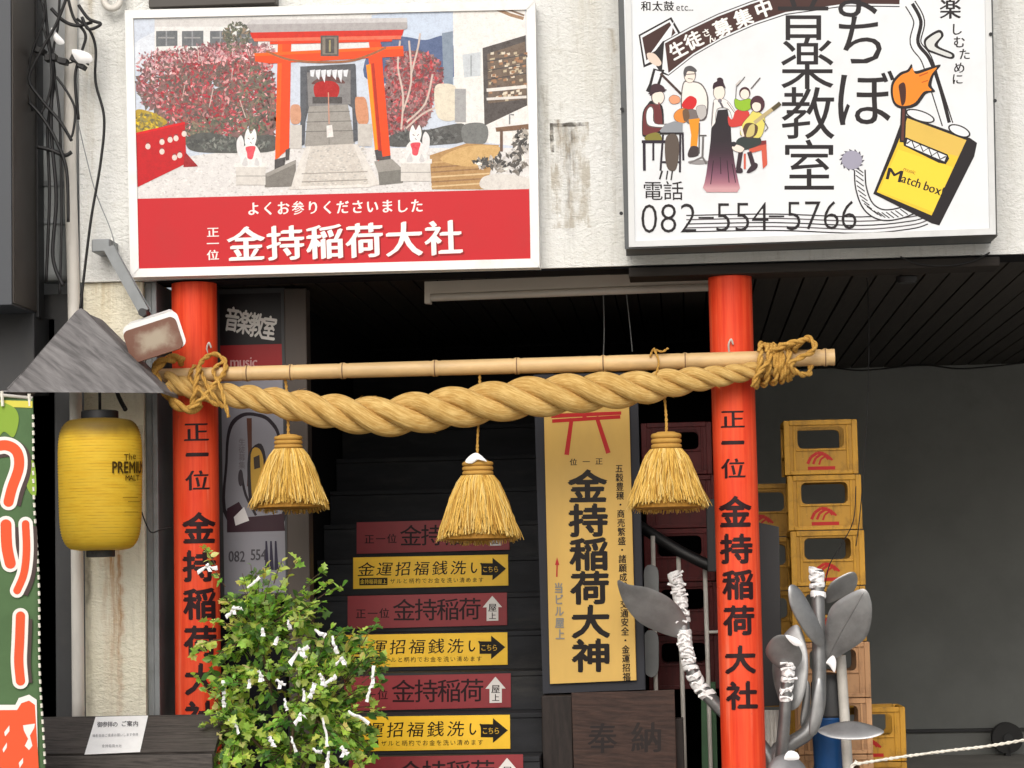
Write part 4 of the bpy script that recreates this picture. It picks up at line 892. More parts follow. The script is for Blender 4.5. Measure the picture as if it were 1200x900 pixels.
# ------------------------------------------------------------------ bamboo, straw rope, lashings, tassels
YB = .12 - PLR - .05
bb = thing('bamboo_pole', 'pale bamboo pole tied across the two red poles', 'bamboo pole', P(580, 430, YB))
nodes_x = [290, 341, 402, 510, 606, 707, 803, 967]
def by(x): return 440.5 + (x - 190) * (418.5 - 440.5) / (977 - 190) - 2.5 * math.sin((x - 190) / 787 * math.pi) * .0
mb = MB(); pts, rad = [], []
x = 186.0
while x <= 978:
    pts.append(P(x, by(x), YB)); r_ = (8.6 + 1.2 * (x - 186) / 790)
    nd = min(abs(x - n_) for n_ in nodes_x); rad.append((r_ + (.75 if nd < 2.1 else 0) - (.25 if 2.1 <= nd < 7 else 0)) * mpp(YB)); x += 2
mb.tube(pts, rad, 24); obj('culm', mb, M['bamboo'], bb, True, auto=60)
for n_ in nodes_x:
    mb = MB(); r_ = (8.6 + 1.2 * (n_ - 186) / 790 + .95) * mpp(YB); mb.tube([P(n_ - .7, by(n_ - .7), YB), P(n_ + .7, by(n_ + .7), YB)], r_, 24, cap=False); obj('node_ring', mb, M['node'], bb, True)
YR = -.13
cl = [(196, 446, 12), (225, 456, 13), (260, 462, 14), (300, 467, 15.5), (350, 476, 19.5), (400, 484, 22), (450, 488, 24), (500, 482, 25.5), (560, 474, 25), (600, 468, 25), (650, 463, 24.5), (700, 459, 23), (750, 455, 20.5), (800, 447, 16.5), (850, 440, 12.5), (885, 434, 10.5), (912, 428, 9.5)]
cc = smoothline([Vector(c_) for c_ in cl], 14)
rp = thing('straw_rope', 'thick twisted straw rope sagging between the two red poles', 'rope', P(560, 480, YR), None)
ph = 0; strands = [[], [], []]; rads = []
for i, c_ in enumerate(cc):
    if i:
        ds = math.hypot(c_.x - cc[i - 1].x, c_.y - cc[i - 1].y); ph += 2 * math.pi * ds / (5.5 * c_.z)
    Yc = YR + .03 * (1 - c_.z / 25)
    base = P(c_.x, c_.y, Yc); m_ = c_.z * mpp(Yc); rads.append(m_ * .48)
    for k in range(3):
        an = ph + k * 2 * math.pi / 3; strands[k].append(base + Vector((0, -math.sin(an), math.cos(an))) * (m_ * .54))
for k in range(3):
    mb = MB(); mb.tube(strands[k], rads, 16); obj('strand', mb, M['rope'], rp, True)
# stray straws on the rope
mb = MB(); rg = random.Random(5)
for i in range(260):
    j = rg.randrange(4, len(cc) - 4); k = rg.randrange(3); p = strands[k][j]; t = (strands[k][j + 1] - p).normalized()
    o_ = Vector((0, rg.uniform(-1, .1), rg.uniform(-1, 1))).normalized() * rads[j] * .97
    e = t * rg.uniform(.015, .05) + o_.normalized() * rg.uniform(.002, .012)
    mb.tube([p + o_, p + o_ + e], [.0009, .0005], 4)
tag(obj('loose_fibre', mb, M['lash'], rp), kind='stuff')
def twist_cord(mb, pts, rad, turns_per_m=38, n=8):
    pts = smoothline(pts, 10); ph = 0
    for k in (0, 1):
        ph = k * math.pi; q_ = []
        for i, p in enumerate(pts):
            t = (pts[min(i + 1, len(pts) - 1)] - pts[max(i - 1, 0)]).normalized()
            if i: ph += (p - pts[i - 1]).length * turns_per_m * 2 * math.pi / 2
            u = t.cross(Vector((0, 1, 0)))
            if u.length < .05: u = t.cross(Vector((0, 0, 1)))
            u.normalize(); v = t.cross(u)
            q_.append(p + (u * math.cos(ph) + v * math.sin(ph)) * rad * .5)
        mb.tube(q_, rad * .62, n)
def V3(x, y, Y): return P(x, y, Y)
ll = thing('rope_lashing', 'looped straw cord lashing at the left end of the bamboo, over the left red pole', 'lashing', P(235, 470, -.2), 'cord lashings on the bamboo')
mb = MB(); twist_cord(mb, [V3(214, 424, -.05), V3(204, 420, -.12), V3(190, 424, -.17), V3(182, 433, -.18), V3(184, 447, -.19), V3(196, 461, -.2), V3(206, 474, -.2), V3(222, 480, -.19), V3(236, 474, -.17)], .026, 11); obj('rope_end', mb, M['lash'], ll, True)
mb = MB(); twist_cord(mb, [V3(222, 481, -.2), V3(228, 460, -.24), V3(232, 436, -.2), V3(238, 422, -.12), V3(252, 415, -.05), V3(264, 424, -.06), V3(262, 438, -.13), V3(250, 452, -.23), V3(238, 466, -.25), V3(222, 480, -.24)], .014, 16); obj('cord', mb, M['lash'], ll, True)
mb = MB(); twist_cord(mb, [V3(228, 428, -.06), V3(222, 442, -.14), V3(233, 455, -.24), V3(244, 468, -.25), V3(256, 476, -.22)], .0115, 16); obj('cord', mb, M['lash'], ll, True)
mb = MB(); twist_cord(mb, [V3(262, 424, -.06), V3(250, 434, -.13), V3(258, 452, -.22), V3(263, 470, -.24), V3(268, 489, -.23)], .011, 16); obj('cord', mb, M['lash'], ll, True)
mb = MB(); twist_cord(mb, [V3(234, 430, -.12), V3(240, 446, -.22), V3(249, 462, -.25), V3(262, 478, -.22)], .011, 16); obj('cord', mb, M['lash'], ll, True)
lr = thing('rope_lashing', 'coiled straw cord lashing at the right end of the bamboo, beyond the right red pole', 'lashing', P(915, 450, -.15), 'cord lashings on the bamboo')
for i in range(6):
    x = 891 + i * 7.5; mb = MB(); c0 = P(x, 428 - i * .8, YB - .03); ry = (25 - i * 1.2) * mpp(YB); pts = []
    for k in range(15):
        an = 2 * math.pi * k / 14 + .6; pts.append(c0 + Vector((.018 * math.sin(an + i) + .006 * k / 14 - .012, -.085 * math.cos(an), ry * math.sin(an))))
    twist_cord(mb, pts, .0155, 17); obj('cord', mb, M['lash'], lr, True)
mb = MB(); twist_cord(mb, [V3(930, 412, -.1), V3(944, 396, -.12), V3(954, 402, -.16), V3(952, 412, -.18), V3(936, 420, -.2), V3(926, 428, -.2), V3(936, 438, -.16), V3(948, 438, -.1), V3(950, 428, -.06)], .0155, 17); obj('cord', mb, M['lash'], lr, True)
mb = MB(); twist_cord(mb, [V3(905, 412, -.17), V3(920, 404, -.19), V3(936, 400, -.17), V3(948, 398, -.12)], .0155, 17); obj('cord', mb, M['lash'], lr, True)
mb = MB(); twist_cord(mb, [V3(900, 424, -.2), V3(890, 436, -.22), V3(884, 446, -.22), V3(882, 452, -.2)], .013, 17); obj('cord', mb, M['lash'], lr, True)
for (x0, lab) in ((332, 'left'), (770, 'right'), (563, 'middle')): pass

def tassel(cx_, yt, yb1, yb2, half, rx, xtop, ytop, label, seed):
    rg = random.Random(seed); Yt = -.11
    root = thing('straw_tassel', label, 'tassel', P(cx_, yb2, Yt), 'straw tassels hanging from the rope')
    m_ = mpp(Yt); c0 = P(cx_, yb1, Yt); zt, z1, z2 = P(cx_, yt, Yt).z, c0.z, P(cx_, yb2, Yt).z; r0_ = half * m_; r1 = rx * m_
    mb = MB(); twist_cord(mb, [P(xtop, ytop, YB - .0), P((xtop + cx_) / 2 + 1, (ytop + yt) / 2 - 18, -.05 if ytop > 440 else YB + .02), P(cx_ - .5, yt - 22, -.09), P(cx_, yt + 3, Yt)], .0085, 40); obj('cord', mb, M['lash'], root, True)
    mb = MB(); hgt = zt - z1
    for k in range(3): mb.lathe(c0.x, Yt, [(r0_ * .93, z1 + hgt * k / 3), (r0_ * 1.04, z1 + hgt * (k + .2) / 3), (r0_ * 1.06, z1 + hgt * (k + .5) / 3), (r0_ * 1.03, z1 + hgt * (k + .8) / 3), (r0_ * .93, z1 + hgt * (k + 1) / 3)], 24)
    mb.lathe(c0.x, Yt, [(r0_ * .9, zt - .002), (r0_ * .6, zt + .008), (.004, zt + .01)], 24); obj('binding', mb, M['lash'], root, True)
    def rad(t): return r0_ + (r1 - r0_) * (.55 * t ** .55 + .45 * t)
    mb = MB(); prof = [(rad(i / 10) * .84, z1 + (z2 - z1) * i / 10) for i in range(9)] + [(rad(1) * .84, z1 + (z2 - z1) * .93), (rad(1) * .5, z1 + (z2 - z1) * .955), (.01, z1 + (z2 - z1) * .96)]
    cdk = lin((150, 108, 40)); o = len(mb.v); mb.lathe(c0.x, Yt, prof, 28)
    for fi in range(len(mb.f)): mb.c[fi] = cdk
    for i in range(1250):
        an = rg.uniform(0, 2 * math.pi); dep = rg.uniform(.80, 1.03); w_ = rg.uniform(.0022, .0042); an2 = an + rg.gauss(0, .12); fl = 1 + (rg.random() < .08) * rg.uniform(.04, .14)
        ln = rg.uniform(.88, 1.03) - .15 * (.5 - .5 * math.sin(an)) * 1.0
        c_ = rg.choice([(238, 200, 108), (228, 186, 92), (244, 214, 136), (208, 166, 78), (234, 192, 98), (186, 140, 60)]); k_ = rg.uniform(.85, 1.05); lc = tuple(v * k_ * .95 for v in lin(c_)); pa = []
        wav = rg.uniform(-.09, .09); w2 = rg.uniform(4, 9); w3 = rg.uniform(.0, .006)
        for j in range(9):
            t = j / 8 * ln; a_ = an + (an2 - an) * t + wav * math.sin(t * w2 + i); r_ = rad(min(t, 1.02)) * dep * (1 + (fl - 1) * max(0, t - .6) * 2.5) + w3 * math.sin(t * w2 * 1.7 + i * 2)
            pa.append(Vector((c0.x + r_ * math.cos(a_), Yt + r_ * math.sin(a_), z1 + (z2 - z1) * t)))
        sd_ = Vector((-math.sin(an), math.cos(an), 0)); od = Vector((math.cos(an), math.sin(an), 0)) * w_ * .8; vs = []
        for j, p in enumerate(pa):
            ww = w_ * (1 - .25 * j / 8); vs += [p - sd_ * ww, p + od, p + sd_ * ww]
        mb.add(vs, [[3 * j + q_, 3 * j + q_ + 1, 3 * j + q_ + 4, 3 * j + q_ + 3] for j in range(8) for q_ in (0, 1)], 0, c=lc)
    obj('straw_skirt', mb, M['straw'], root)
    return root
tassel(338, 511, 526, 600, 16, 47, 331, 432, 'left straw tassel hanging beside the left red pole', 1)
tassel(560, 541, 557, 637, 17.5, 49.5, 562, 426, 'middle straw tassel, lowest of the three, in front of the stairs', 2)
tassel(781, 508, 526, 600, 17, 48, 770, 419, 'right straw tassel hanging between the tall yellow panel and the right red pole', 3)
mb = MB(); twist_cord(mb, [V3(762, 418, YB - .05), V3(766, 410, YB - .02), V3(776, 412, YB - .05), V3(783, 408, YB - .04)], .006, 40); twist_cord(mb, [V3(766, 408, YB - .04), V3(772, 424, YB - .07), V3(768, 440, YB - .09)], .006)
tag(obj('cord_knot', mb, M['lash'], None, True), 'small frayed cord knot on top of the bamboo above the right tassel', 'knot')
mb = MB(); mb.pillow(curve2([(545, 541), (552, 533), (560, 531), (571, 541), (562, 538), (553, 543)], 3), -.20, .006)
tag(obj('paper_scrap', mb, M['paper'], None, True), 'small crumpled white paper stuck on top of the middle tassel', 'paper')
# ------------------------------------------------------------------ tall yellow panel, plaque, classroom standing sign
YP = .54
yp = thing('yellow_panel', 'tall yellow panel with a red torii mark and large black characters beside the stairs', 'sign', P(692, 800, YP))
fr, bk = slab_px([(626, 440), (746, 437), (756, 808), (637, 812)], YP + .022, .04); mb = MB(); mb.prism(fr, bk); obj('backboard', mb, mat('dark_navy_board', (34, 36, 44), .7, .15, 5), yp, bev=.004)
fr, bk = slab_px([(637, 447), (736, 445), (745.5, 797), (645, 801)], YP, .02); mb = MB(); mb.prism(fr, bk); obj('board', mb, mat('ochre_board', (204, 166, 84), .55, .08, 3, (1, 1, .4), dirt=.25, dirtc=(150, 112, 50), bump=.03), yp, bev=.002)
a = Art(flat(YP)); RD = (186, 44, 44); K_ = (26, 20, 20)
a.poly([(646, 485), (728, 482), (728, 486), (646, 490)], RD); a.line([(647, 493.5), (727, 488.5)], 4.2, RD); a.line([(670, 490), (664, 533)], (4.5, 5.4), RD); a.line([(699, 488), (713, 531)], (4.5, 5.4), RD); a.line([(685, 484), (685, 491)], 5, RD)
for t, x in (('位', 672), ('一', 687), ('正', 702)): a.ch(t, x, 541 - (x - 687) * .03, 9, 8.5, K_, MED)
for i, t in enumerate('金持稲荷大神'): a.ch(t, 688.5 + i * .9, 570 + i * 39.6, 47, 40, K_, REI, R(-1))
for i, t in enumerate('五穀豊穣・商売繁盛・諸願成就・交通安全・金運招福'): a.ch(t, 725.6 + i * .38, 549 + i * 10.6, 9.5, 10.5, K_, MED)
a.line([(652.5, 676), (653, 656)], 1.6, RD); a.poly([(650.4, 662), (652.8, 653), (655.4, 662)], RD)
for i, t in enumerate('当ビル屋上'): a.ch(t, 654.6 + i * .45, 689 + i * 13.6, 11, 13, (138, 136, 128), BOLD)
art_obj(a, 'lettering', yp)
pq = thing('offering_plaque', 'brown wooden plaque with carved dark characters below the yellow panel', 'plaque', P(730, 900, .42))
fr, bk = slab_px([(671, 813), (789, 810), (794, 960), (676, 964)], .42, .05); mb = MB(); mb.prism(fr, bk); obj('board', mb, M['plaque'], pq, bev=.006)
a = Art(flat(.42)); a.ch('奉', 706, 865, 36, 38, (30, 22, 22), MED); a.ch('納', 758, 864, 38, 38, (33, 25, 24), MED); art_obj(a, 'lettering', pq, 'paint_letter')
mb = MB(); lo, hi = P(638, 980, .45), P(670, 815, .45); mb.box((lo.x, .45, .12), (hi.x, .62, hi.z)); lo2 = P(790, 980, .5)
tag(obj('wooden_cabinet', mb, M['darkwood'], bev=.005), 'blackened wooden cabinet edge between the stairs and the brown plaque', 'cabinet')
mb = MB(); lo, hi = P(640, 980, .56), P(826, 830, .56); mb.box((lo.x + .3, .50, .12), (hi.x - .12, .615, hi.z - .05)); tag(obj('wooden_stand', mb, M['darkwood'], bev=.005), 'dark wooden stand holding up the brown plaque', 'stand')

YT = .47
ts = thing('standing_sign', 'tall music school signboard in the shade between the left red pole and the grey post', 'sign', P(296, 690, YT))
fr, bk = slab_px([(252, 340), (333, 338), (339, 700), (258, 703)], YT, .05); mb = MB(); mb.prism(fr, bk); obj('casing', mb, M['dark_metal'], ts, bev=.004)
a = Art(flat(YT)); GW = (136, 136, 144)
a.poly([(257, 345), (329, 343), (330, 403), (258, 405)], (24, 22, 26)); a.poly([(258, 405), (330, 403), (331, 441), (259, 443)], (150, 32, 36)); a.poly([(259, 443), (331, 441), (335, 694), (263, 697)], GW)
for i, t in enumerate('音楽教室'): a.ch(t, 272 + i * 14.5, 374 + i * 3.5, 17, 30, (226, 224, 220), BOLD, R(8))
a.latin('music', 270, 424, 15, 18, (200, 150, 150), MED)
a.blob([(266, 610), (264, 540), (268, 500), (282, 485), (300, 484), (318, 492), (330, 520), (333, 612)], (40, 34, 40), 5); a.blob([(269, 606), (267, 540), (271, 504), (284, 489), (300, 488), (316, 496), (327, 522), (329, 606)], GW, 5)
a.poly([(266, 596), (280, 588), (290, 606), (332, 602), (334, 622), (266, 624)], (56, 34, 44)); a.poly([(274, 606), (286, 594), (292, 610), (276, 616)], (220, 218, 218))
a.line([(283, 556), (288, 580), (300, 604)], 3, (40, 34, 40), 4); a.ell(282, 560, 3, 10, (60, 54, 60)); a.line([(292, 490), (293, 530), (291, 570)], (6, 3), (86, 52, 40))
a.blob([(292, 530), (306, 520), (312, 545), (306, 592), (294, 596), (290, 560)], (40, 34, 40), 4); a.blob([(294, 532), (304, 526), (309, 546), (303, 586), (296, 588)], (196, 156, 60), 4); a.poly([(297, 536), (304, 533), (305, 548), (298, 550)], (60, 50, 40))
for i, t in enumerate('生徒募集'): a.ch(t, 283.5, 518 + i * 9, 8, 9, (110, 106, 112), MED)
a.latin('082', 268, 652, 13, 18, (70, 68, 74), MED); a.latin('554', 294, 650, 13, 18, (70, 68, 74), MED)
for i in range(3): a.line([(312 + i * 5.5, 634), (313 + i * 5.5, 668)], (2, 5), (44, 40, 60))
art_obj(a, 'printed_face', ts)

# ------------------------------------------------------------------ fluorescent fitting under the ceiling
fl = thing('fluorescent_lamp', 'long unlit fluorescent strip lamp fixed under the boarded ceiling', 'lamp', P(664, 340, .42))
YF = .42
fr, bk = slab_px([(498, 330.5), (834, 318), (834, 331.5), (498, 344)], YF, .12); mb = MB(); mb.prism(fr, bk); obj('housing', mb, M['lampbody'], fl, bev=.004)
mb = MB(); mb.tube([P(503, 349, YF + .03), P(834, 336.5, YF + .03)], 4.6 * mpp(YF), 16); obj('tube', mb, M['tube'], fl, True, auto=40)
mb = MB(); mb.prism(*slab_px([(498, 344.5), (504, 344.3), (504, 355), (498, 355)], YF + .005, .06)); obj('end_cap', mb, M['lampbody'], fl, bev=.003)
mb = MB(); mb.prism(*slab_px([(832, 332), (838, 331.8), (838, 342), (832, 342)], YF + .005, .06)); obj('end_cap', mb, M['lampbody'], fl, bev=.003)
mb = MB(); mb.box((P(520, 330, .5).x, .46, P(520, 330, .5).z), (P(526, 330, .5).x, .5, ZS + .003)); mb.box((P(800, 330, .5).x, .46, P(800, 322, .5).z), (P(806, 330, .5).x, .5, ZS + .003)); obj('bracket', mb, M['dark_metal'], fl)

# ------------------------------------------------------------------ lantern under its little gabled board
YL = -.36
gb = thing('lantern_gable', 'weathered grey wooden gable board sheltering the yellow lantern', 'gable roof', P(97, 460, YL - .22))
tri = [(4, 458.5), (10, 455), (90, 365), (95, 362), (101, 365), (186, 452), (190, 459.5)]
fr, bk = slab_px(tri, YL - .22, .03); mb = MB(); mb.prism(fr, bk); obj('board', mb, M['grey_wood'], gb, bev=.004)
mb = MB(); ap, lf, rt = P(95, 364, YL - .188), P(8, 455, YL - .188), P(187, 456, YL - .188)
for e in (lf, rt):
    n_ = Vector((0, 0, -.018)); q_ = [ap, e, e + n_, ap + n_]; mb.prism(q_, [p + Vector((0, -(YL - .188) - .10 + (.0), 0)) for p in q_])
obj('roof', mb, M['grey_wood'], gb)
ln = thing('paper_lantern', 'round-shouldered yellow beer lantern hanging under the grey gable', 'lantern', P(117, 652, YL))
c0 = P(117.5, 565, YL); m_ = mpp(YL)
zt, zb = P(117, 491, YL).z, P(117, 645, YL).z
prof = []
N_ = 96
for i in range(N_ + 1):
    t = i / N_; z = zb + (zt - zb) * t; s_ = abs(2 * t - 1); e = (1 - s_ ** 5.2) ** (1 / 2.6)
    r_ = (26 + (50.5 - 26) * e) * m_ * (1 - .05 * (1 - t)); r_ += .0022 * math.sin(t * 46 * 2 * math.pi) ; prof.append((r_, z))
mb = MB(); mb.lathe(c0.x, YL, prof, 56); obj('shade', mb, lantern_mat(zt - P(117, 652, YL).z), ln, True)
mb = MB(); mb.lathe(c0.x, YL, [(22 * m_, zt - .005), (22 * m_, zt + 9 * m_), (20 * m_, zt + 10 * m_)], 32); obj('top_ring', mb, M['black'], ln, True, auto=40)
mb = MB(); mb.lathe(c0.x, YL, [(15.5 * m_, zb - 8 * m_), (17 * m_, zb - 7.5 * m_), (17 * m_, zb + .008)], 32); obj('bottom_ring', mb, M['dark_metal'], ln, True, auto=40)
mb = MB(); mb.tube([Vector((c0.x, YL, zt + 9 * m_)), Vector((c0.x, YL, zt + 50 * m_))], .008, 8); mb.tube(smoothline([P(147, 480, YL), P(138, 462, YL + .1), P(134, 440, YL + .2)], 5), .012, 8); obj('cord', mb, M['cable'], ln, True)
LR = 50.4 * m_
def lf_(x, y, L): return pcyl(x, y, c0.x, YL, LR * (1.003 if y > 520 else 1.0) + .0022 + L * .00006)
a = Art(lf_, ([135 + i * 4 for i in range(9)], [])); DK = (70, 52, 12)
for t, x, s_ in (('T', 148, 9), ('h', 153, 9), ('e', 157.5, 9)): a.ch(t, x, 536 - (x - 148) * .2, s_, 11, DK, THIN)
for t, x, sx in (('P', 134.5, 12), ('R', 141.5, 12), ('E', 148, 11.5), ('M', 155, 10), ('I', 160.4, 9), ('U', 163.4, 6), ('M', 166, 3)): a.ch(t, x, 547.5, sx, 19, DK, BOLD)
for t, x, sx in (('M', 149.5, 7), ('A', 154, 7), ('L', 158, 6.5), ('T', 161.5, 5.5)): a.ch(t, x, 560, sx, 9, DK, MED)
for y0, x0, x1 in ((583, 144, 162), (588, 150, 164), (600, 146, 162)): a.line([(x0, y0), (x1, y0)], .9, (150, 116, 24))
art_obj(a, 'lettering', ln)
cable('lantern_wire', [(166, 600), (172, 616), (178, 624), (190, 620), (200, 618)], 1.6, 'thin black wire running from the lantern towards the left red pole', -.05)

# floodlight on its bracket
fd = thing('floodlight', 'old square floodlight with white rim and rusty glass hanging over the grey gable', 'floodlight', P(182, 400, -.3))
YD = -.34
def rr(w_, h_, r_, n=5):
    o_ = []
    for (sx, sy, a0) in ((1, 1, 0), (-1, 1, 90), (-1, -1, 180), (1, -1, 270)):
        for i in range(n + 1):
            an = R(a0 + 90 * i / n); o_.append((sx * (w_ - r_) + r_ * math.cos(an), sy * (h_ - r_) + r_ * math.sin(an)))
    return o_
def rot2(p, an, c): return (c[0] + p[0] * math.cos(an) - p[1] * math.sin(an), c[1] + p[0] * math.sin(an) + p[1] * math.cos(an))
ang = R(-18)
outer = [rot2(p, ang, (181, 394)) for p in rr(33.5, 22, 8)]
inner = [rot2(p, ang, (179.5, 398)) for p in rr(32, 19.5, 7)]
f1 = [P(x, y, YD) for x, y in outer]; b1 = [P(181 + (x - 181) * .86, 388 + (y - 394) * .86, YD + .09) for x, y in outer]
mb = MB(); mb.prism(f1, b1); obj('housing', mb, M['white_frame'], fd, bev=.006)
f2 = [P(x, y, YD - .012) for x, y in inner]; mb = MB(); mb.prism(f2, [p + Vector((0, .02, 0)) for p in f2])
us = [((p[0] + 1) / 2, (p[1] + 1) / 2) for p in [(q_[0] / 32, -q_[1] / 19.5) for q_ in rr(32, 19.5, 7)]]
for fi, f in enumerate(mb.f): mb.uv[fi] = [us[i % len(us)] for i in f]
obj('glass', mb, rust_mat(), fd, bev=.003)
mb = MB(); q_ = [(122, 292), (132, 288), (174, 362), (164, 368)]; mb.prism(*slab_px(q_, YD + .12, .035)); obj('arm', mb, M['grey_metal'], fd, bev=.004)
mb = MB(); cpos = P(128, 292, 0); mb.box((cpos.x - .05, -.19, cpos.z - .04), (cpos.x + .05, .02, cpos.z + .03)); obj('wall_bracket', mb, M['grey_metal'], fd, bev=.006)
mb = MB(); c_ = P(169, 367, YD + .1); mb.tube([c_ + Vector((0, -.05, 0)), c_ + Vector((0, .06, 0))], .022, 12); obj('joint', mb, M['dark_metal'], fd, True, auto=40)

# ------------------------------------------------------------------ counter with a notice
ct = thing('counter', 'dark weathered plank counter with a sloping top at the lower left', 'counter', P(150, 960, -.6))
pA, pB, pC, pD = P(30, 841, -.42), P(264, 834.5, -.42), P(262, 880, -.72), P(30, 887, -.72)
pB.z = pA.z; pC.x = pB.x; pD.z = pC.z; pD.x = pA.x; pA.x = pD.x = P(-40, 840, -.5).x
nrm = (pB - pA).cross(pD - pA).normalized()
if nrm.y > 0: nrm = -nrm
mb = MB()
for i in range(3):
    t0, t1 = i / 3 + (.004 if i else 0), (i + 1) / 3 - .004
    q_ = [pA.lerp(pD, t0), pB.lerp(pC, t0), pB.lerp(pC, t1), pA.lerp(pD, t1)]; mb.prism(q_, [p - nrm * .03 for p in q_])
obj('top', mb, M['counter'], ct, bev=.003)
mb = MB(); mb.box((pA.x, -.735, pC.z - .19), (pB.x - .005, -.70, pC.z - .012)); obj('front_rail', mb, M['counter'], ct, bev=.004)
mb = MB(); mb.box((pA.x + .03, -.69, .12), (pB.x - .04, -.44, pC.z - .06)); obj('body', mb, mat('red_brown_counter_body', (110, 44, 30), .6, .15, 6), ct)
def cf(x, y, L): return PP(x, y, pA + nrm * (.004 + L * .0001), nrm)
fr = [PP(x, y, pA + nrm * .003, nrm) for x, y in ((112, 840), (173.5, 838.5), (164, 881), (99, 884))]
nt_ = thing('notice_sheet', 'white printed notice lying on the sloping counter top', 'notice', sum(fr, Vector()) / 4)
mb = MB(); mb.prism(fr, [p - nrm * .002 for p in fr]); obj('sheet', mb, M['paper'], nt_)
a = Art(cf); TX = (92, 92, 98)
for i, t in enumerate('御参拝の'): a.ch(t, 117 + i * 6, 849 - i * .1, 6.4, 7, TX, MED)
for i, t in enumerate('ご案内'): a.ch(t, 145 + i * 7, 848, 6.4, 7, TX, MED)
for i, t in enumerate('撮影自由ご遠慮お願いします参拝'): a.ch(t, 110 + i * 3.6, 862 - i * .1, 3.4, 4, (150, 150, 156), THIN)
for i, t in enumerate('金持稲荷大社'): a.ch(t, 121 + i * 4, 874, 3.6, 4, (140, 140, 146), THIN)
art_obj(a, 'lettering', nt_)

# ------------------------------------------------------------------ green banner
YN = -1.5
def wave(x, y): return .016 * math.sin(x * .035 + y * .006) + .010 * math.sin(y * .018 + x * .02)
def bf(x, y, L): return P(x, y, YN + wave(x, y) - .007 - L * .0003)
def bedge(y): return 37.5 + (y - 468) * .0335 + 1.2 * math.sin(y * .03)
bn = thing('green_banner', 'green cloth banner with orange white edged lettering at the left edge', 'banner', P(-30, 960, YN))
mb = MB(); ys = [466 + i * 10 for i in range(52)]; nx = 24; vs = []
for y in ys:
    xe = bedge(y)
    for i in range(nx + 1): x = -110 + (xe + 110) * i / nx; vs.append(P(x, y - (38 - x) * .10 if y < 470 else y - (38 - x) * .10 * max(0, 1 - (y - 466) / 300), YN + wave(x, y)))
mb.add(vs, [[j * (nx + 1) + i, (j + 1) * (nx + 1) + i, (j + 1) * (nx + 1) + i + 1, j * (nx + 1) + i + 1] for j in range(len(ys) - 1) for i in range(nx)])
cl_ = obj('cloth', mb, mat('green_cloth', (84, 110, 76), .9, .08, 5, bump=.1, bs=140, spec=.1), bn, True)
sm_ = cl_.modifiers.new('thickness', 'SOLIDIFY'); sm_.thickness = .003; sm_.offset = 1
a = Art(bf, ([-108 + 6 * i for i in range(27)], [466 + 10 * i for i in range(50)])); BO = (230, 96, 62); BW = (240, 236, 230); BS = (84, 72, 70)
a.poly([(-110, 466), (38, 470), (38, 478), (-110, 472)], (214, 206, 90)); a.blob([(-8, 474), (14, 476), (22, 490), (16, 512), (4, 506), (-8, 520)], (140, 170, 70)); a.blob([(30, 545), (40, 542), (42, 580), (32, 572)], (140, 170, 70))
def fat(pts, o_): a.line(pts, o_, BS, 6) if False else None
def stroke(pts, w_, dx=4, dy=3):
    a.line([(x + dx, y + dy) for x, y in pts], w_ + 9, BS, 6); a.line(pts, w_ + 8, BW, 6)
    for e in (pts[0], pts[-1]): a.ell(e[0], e[1], (w_ + 8) / 2, (w_ + 8) / 2, BW)
    a.line(pts, w_, BO, 6)
    for e in (pts[0], pts[-1]): a.ell(e[0], e[1], w_ / 2, w_ / 2, BO)
stroke([(-40, 528), (-10, 524), (8, 522), (20, 530), (22, 548), (14, 572), (10, 588)], 12)
stroke([(7, 615), (8, 640), (12, 660)], 13); stroke([(30, 614), (31, 645), (28, 672), (20, 692)], 9)
stroke([(24, 722), (23, 750), (22, 775), (24, 798)], 11)
a.poly([(-110, 826), (18, 826), (22, 818), (34, 814), (43, 820), (46, 960), (-110, 960)], BW); a.poly([(-110, 833), (20, 832), (25, 824), (34, 821), (41, 826), (49, 960), (-110, 960)], BO)
for pts in ([(27, 850), (41, 848), (40, 853), (35, 862), (36, 866), (38, 874), (34, 879), (29, 874), (33, 866), (28, 856)], [(5, 858), (11, 850), (11, 857), (6, 863)], [(3, 878), (8, 870), (8, 876), (4, 882)], [(22, 894), (27, 888), (27, 894), (23, 900)]): a.poly(pts, BW)
art_obj(a, 'lettering', bn, 'cloth_print')
mb = MB()
for i in range(44):
    y = 486 + i * 9.4; x = bedge(y); mb.tube([bf(x - .6, y, 0), bf(x - .2, y + 5, 0)], .006, 6)
obj('edge_stitching', mb, M['nylon'], bn)
mb = MB(); mb.tube([P(-110, 452, YN - .01), P(38, 466.5, YN - .01)], .008, 8); obj('cross_rod', mb, M['steel_white'], bn, True)
for x in (2, 34, -30): mb = MB(); mb.tube([P(x, 458 + x * .1, YN - .015), P(x + 1, 476, YN - .012)], .008, 6); obj('loop', mb, M['nylon'], bn)

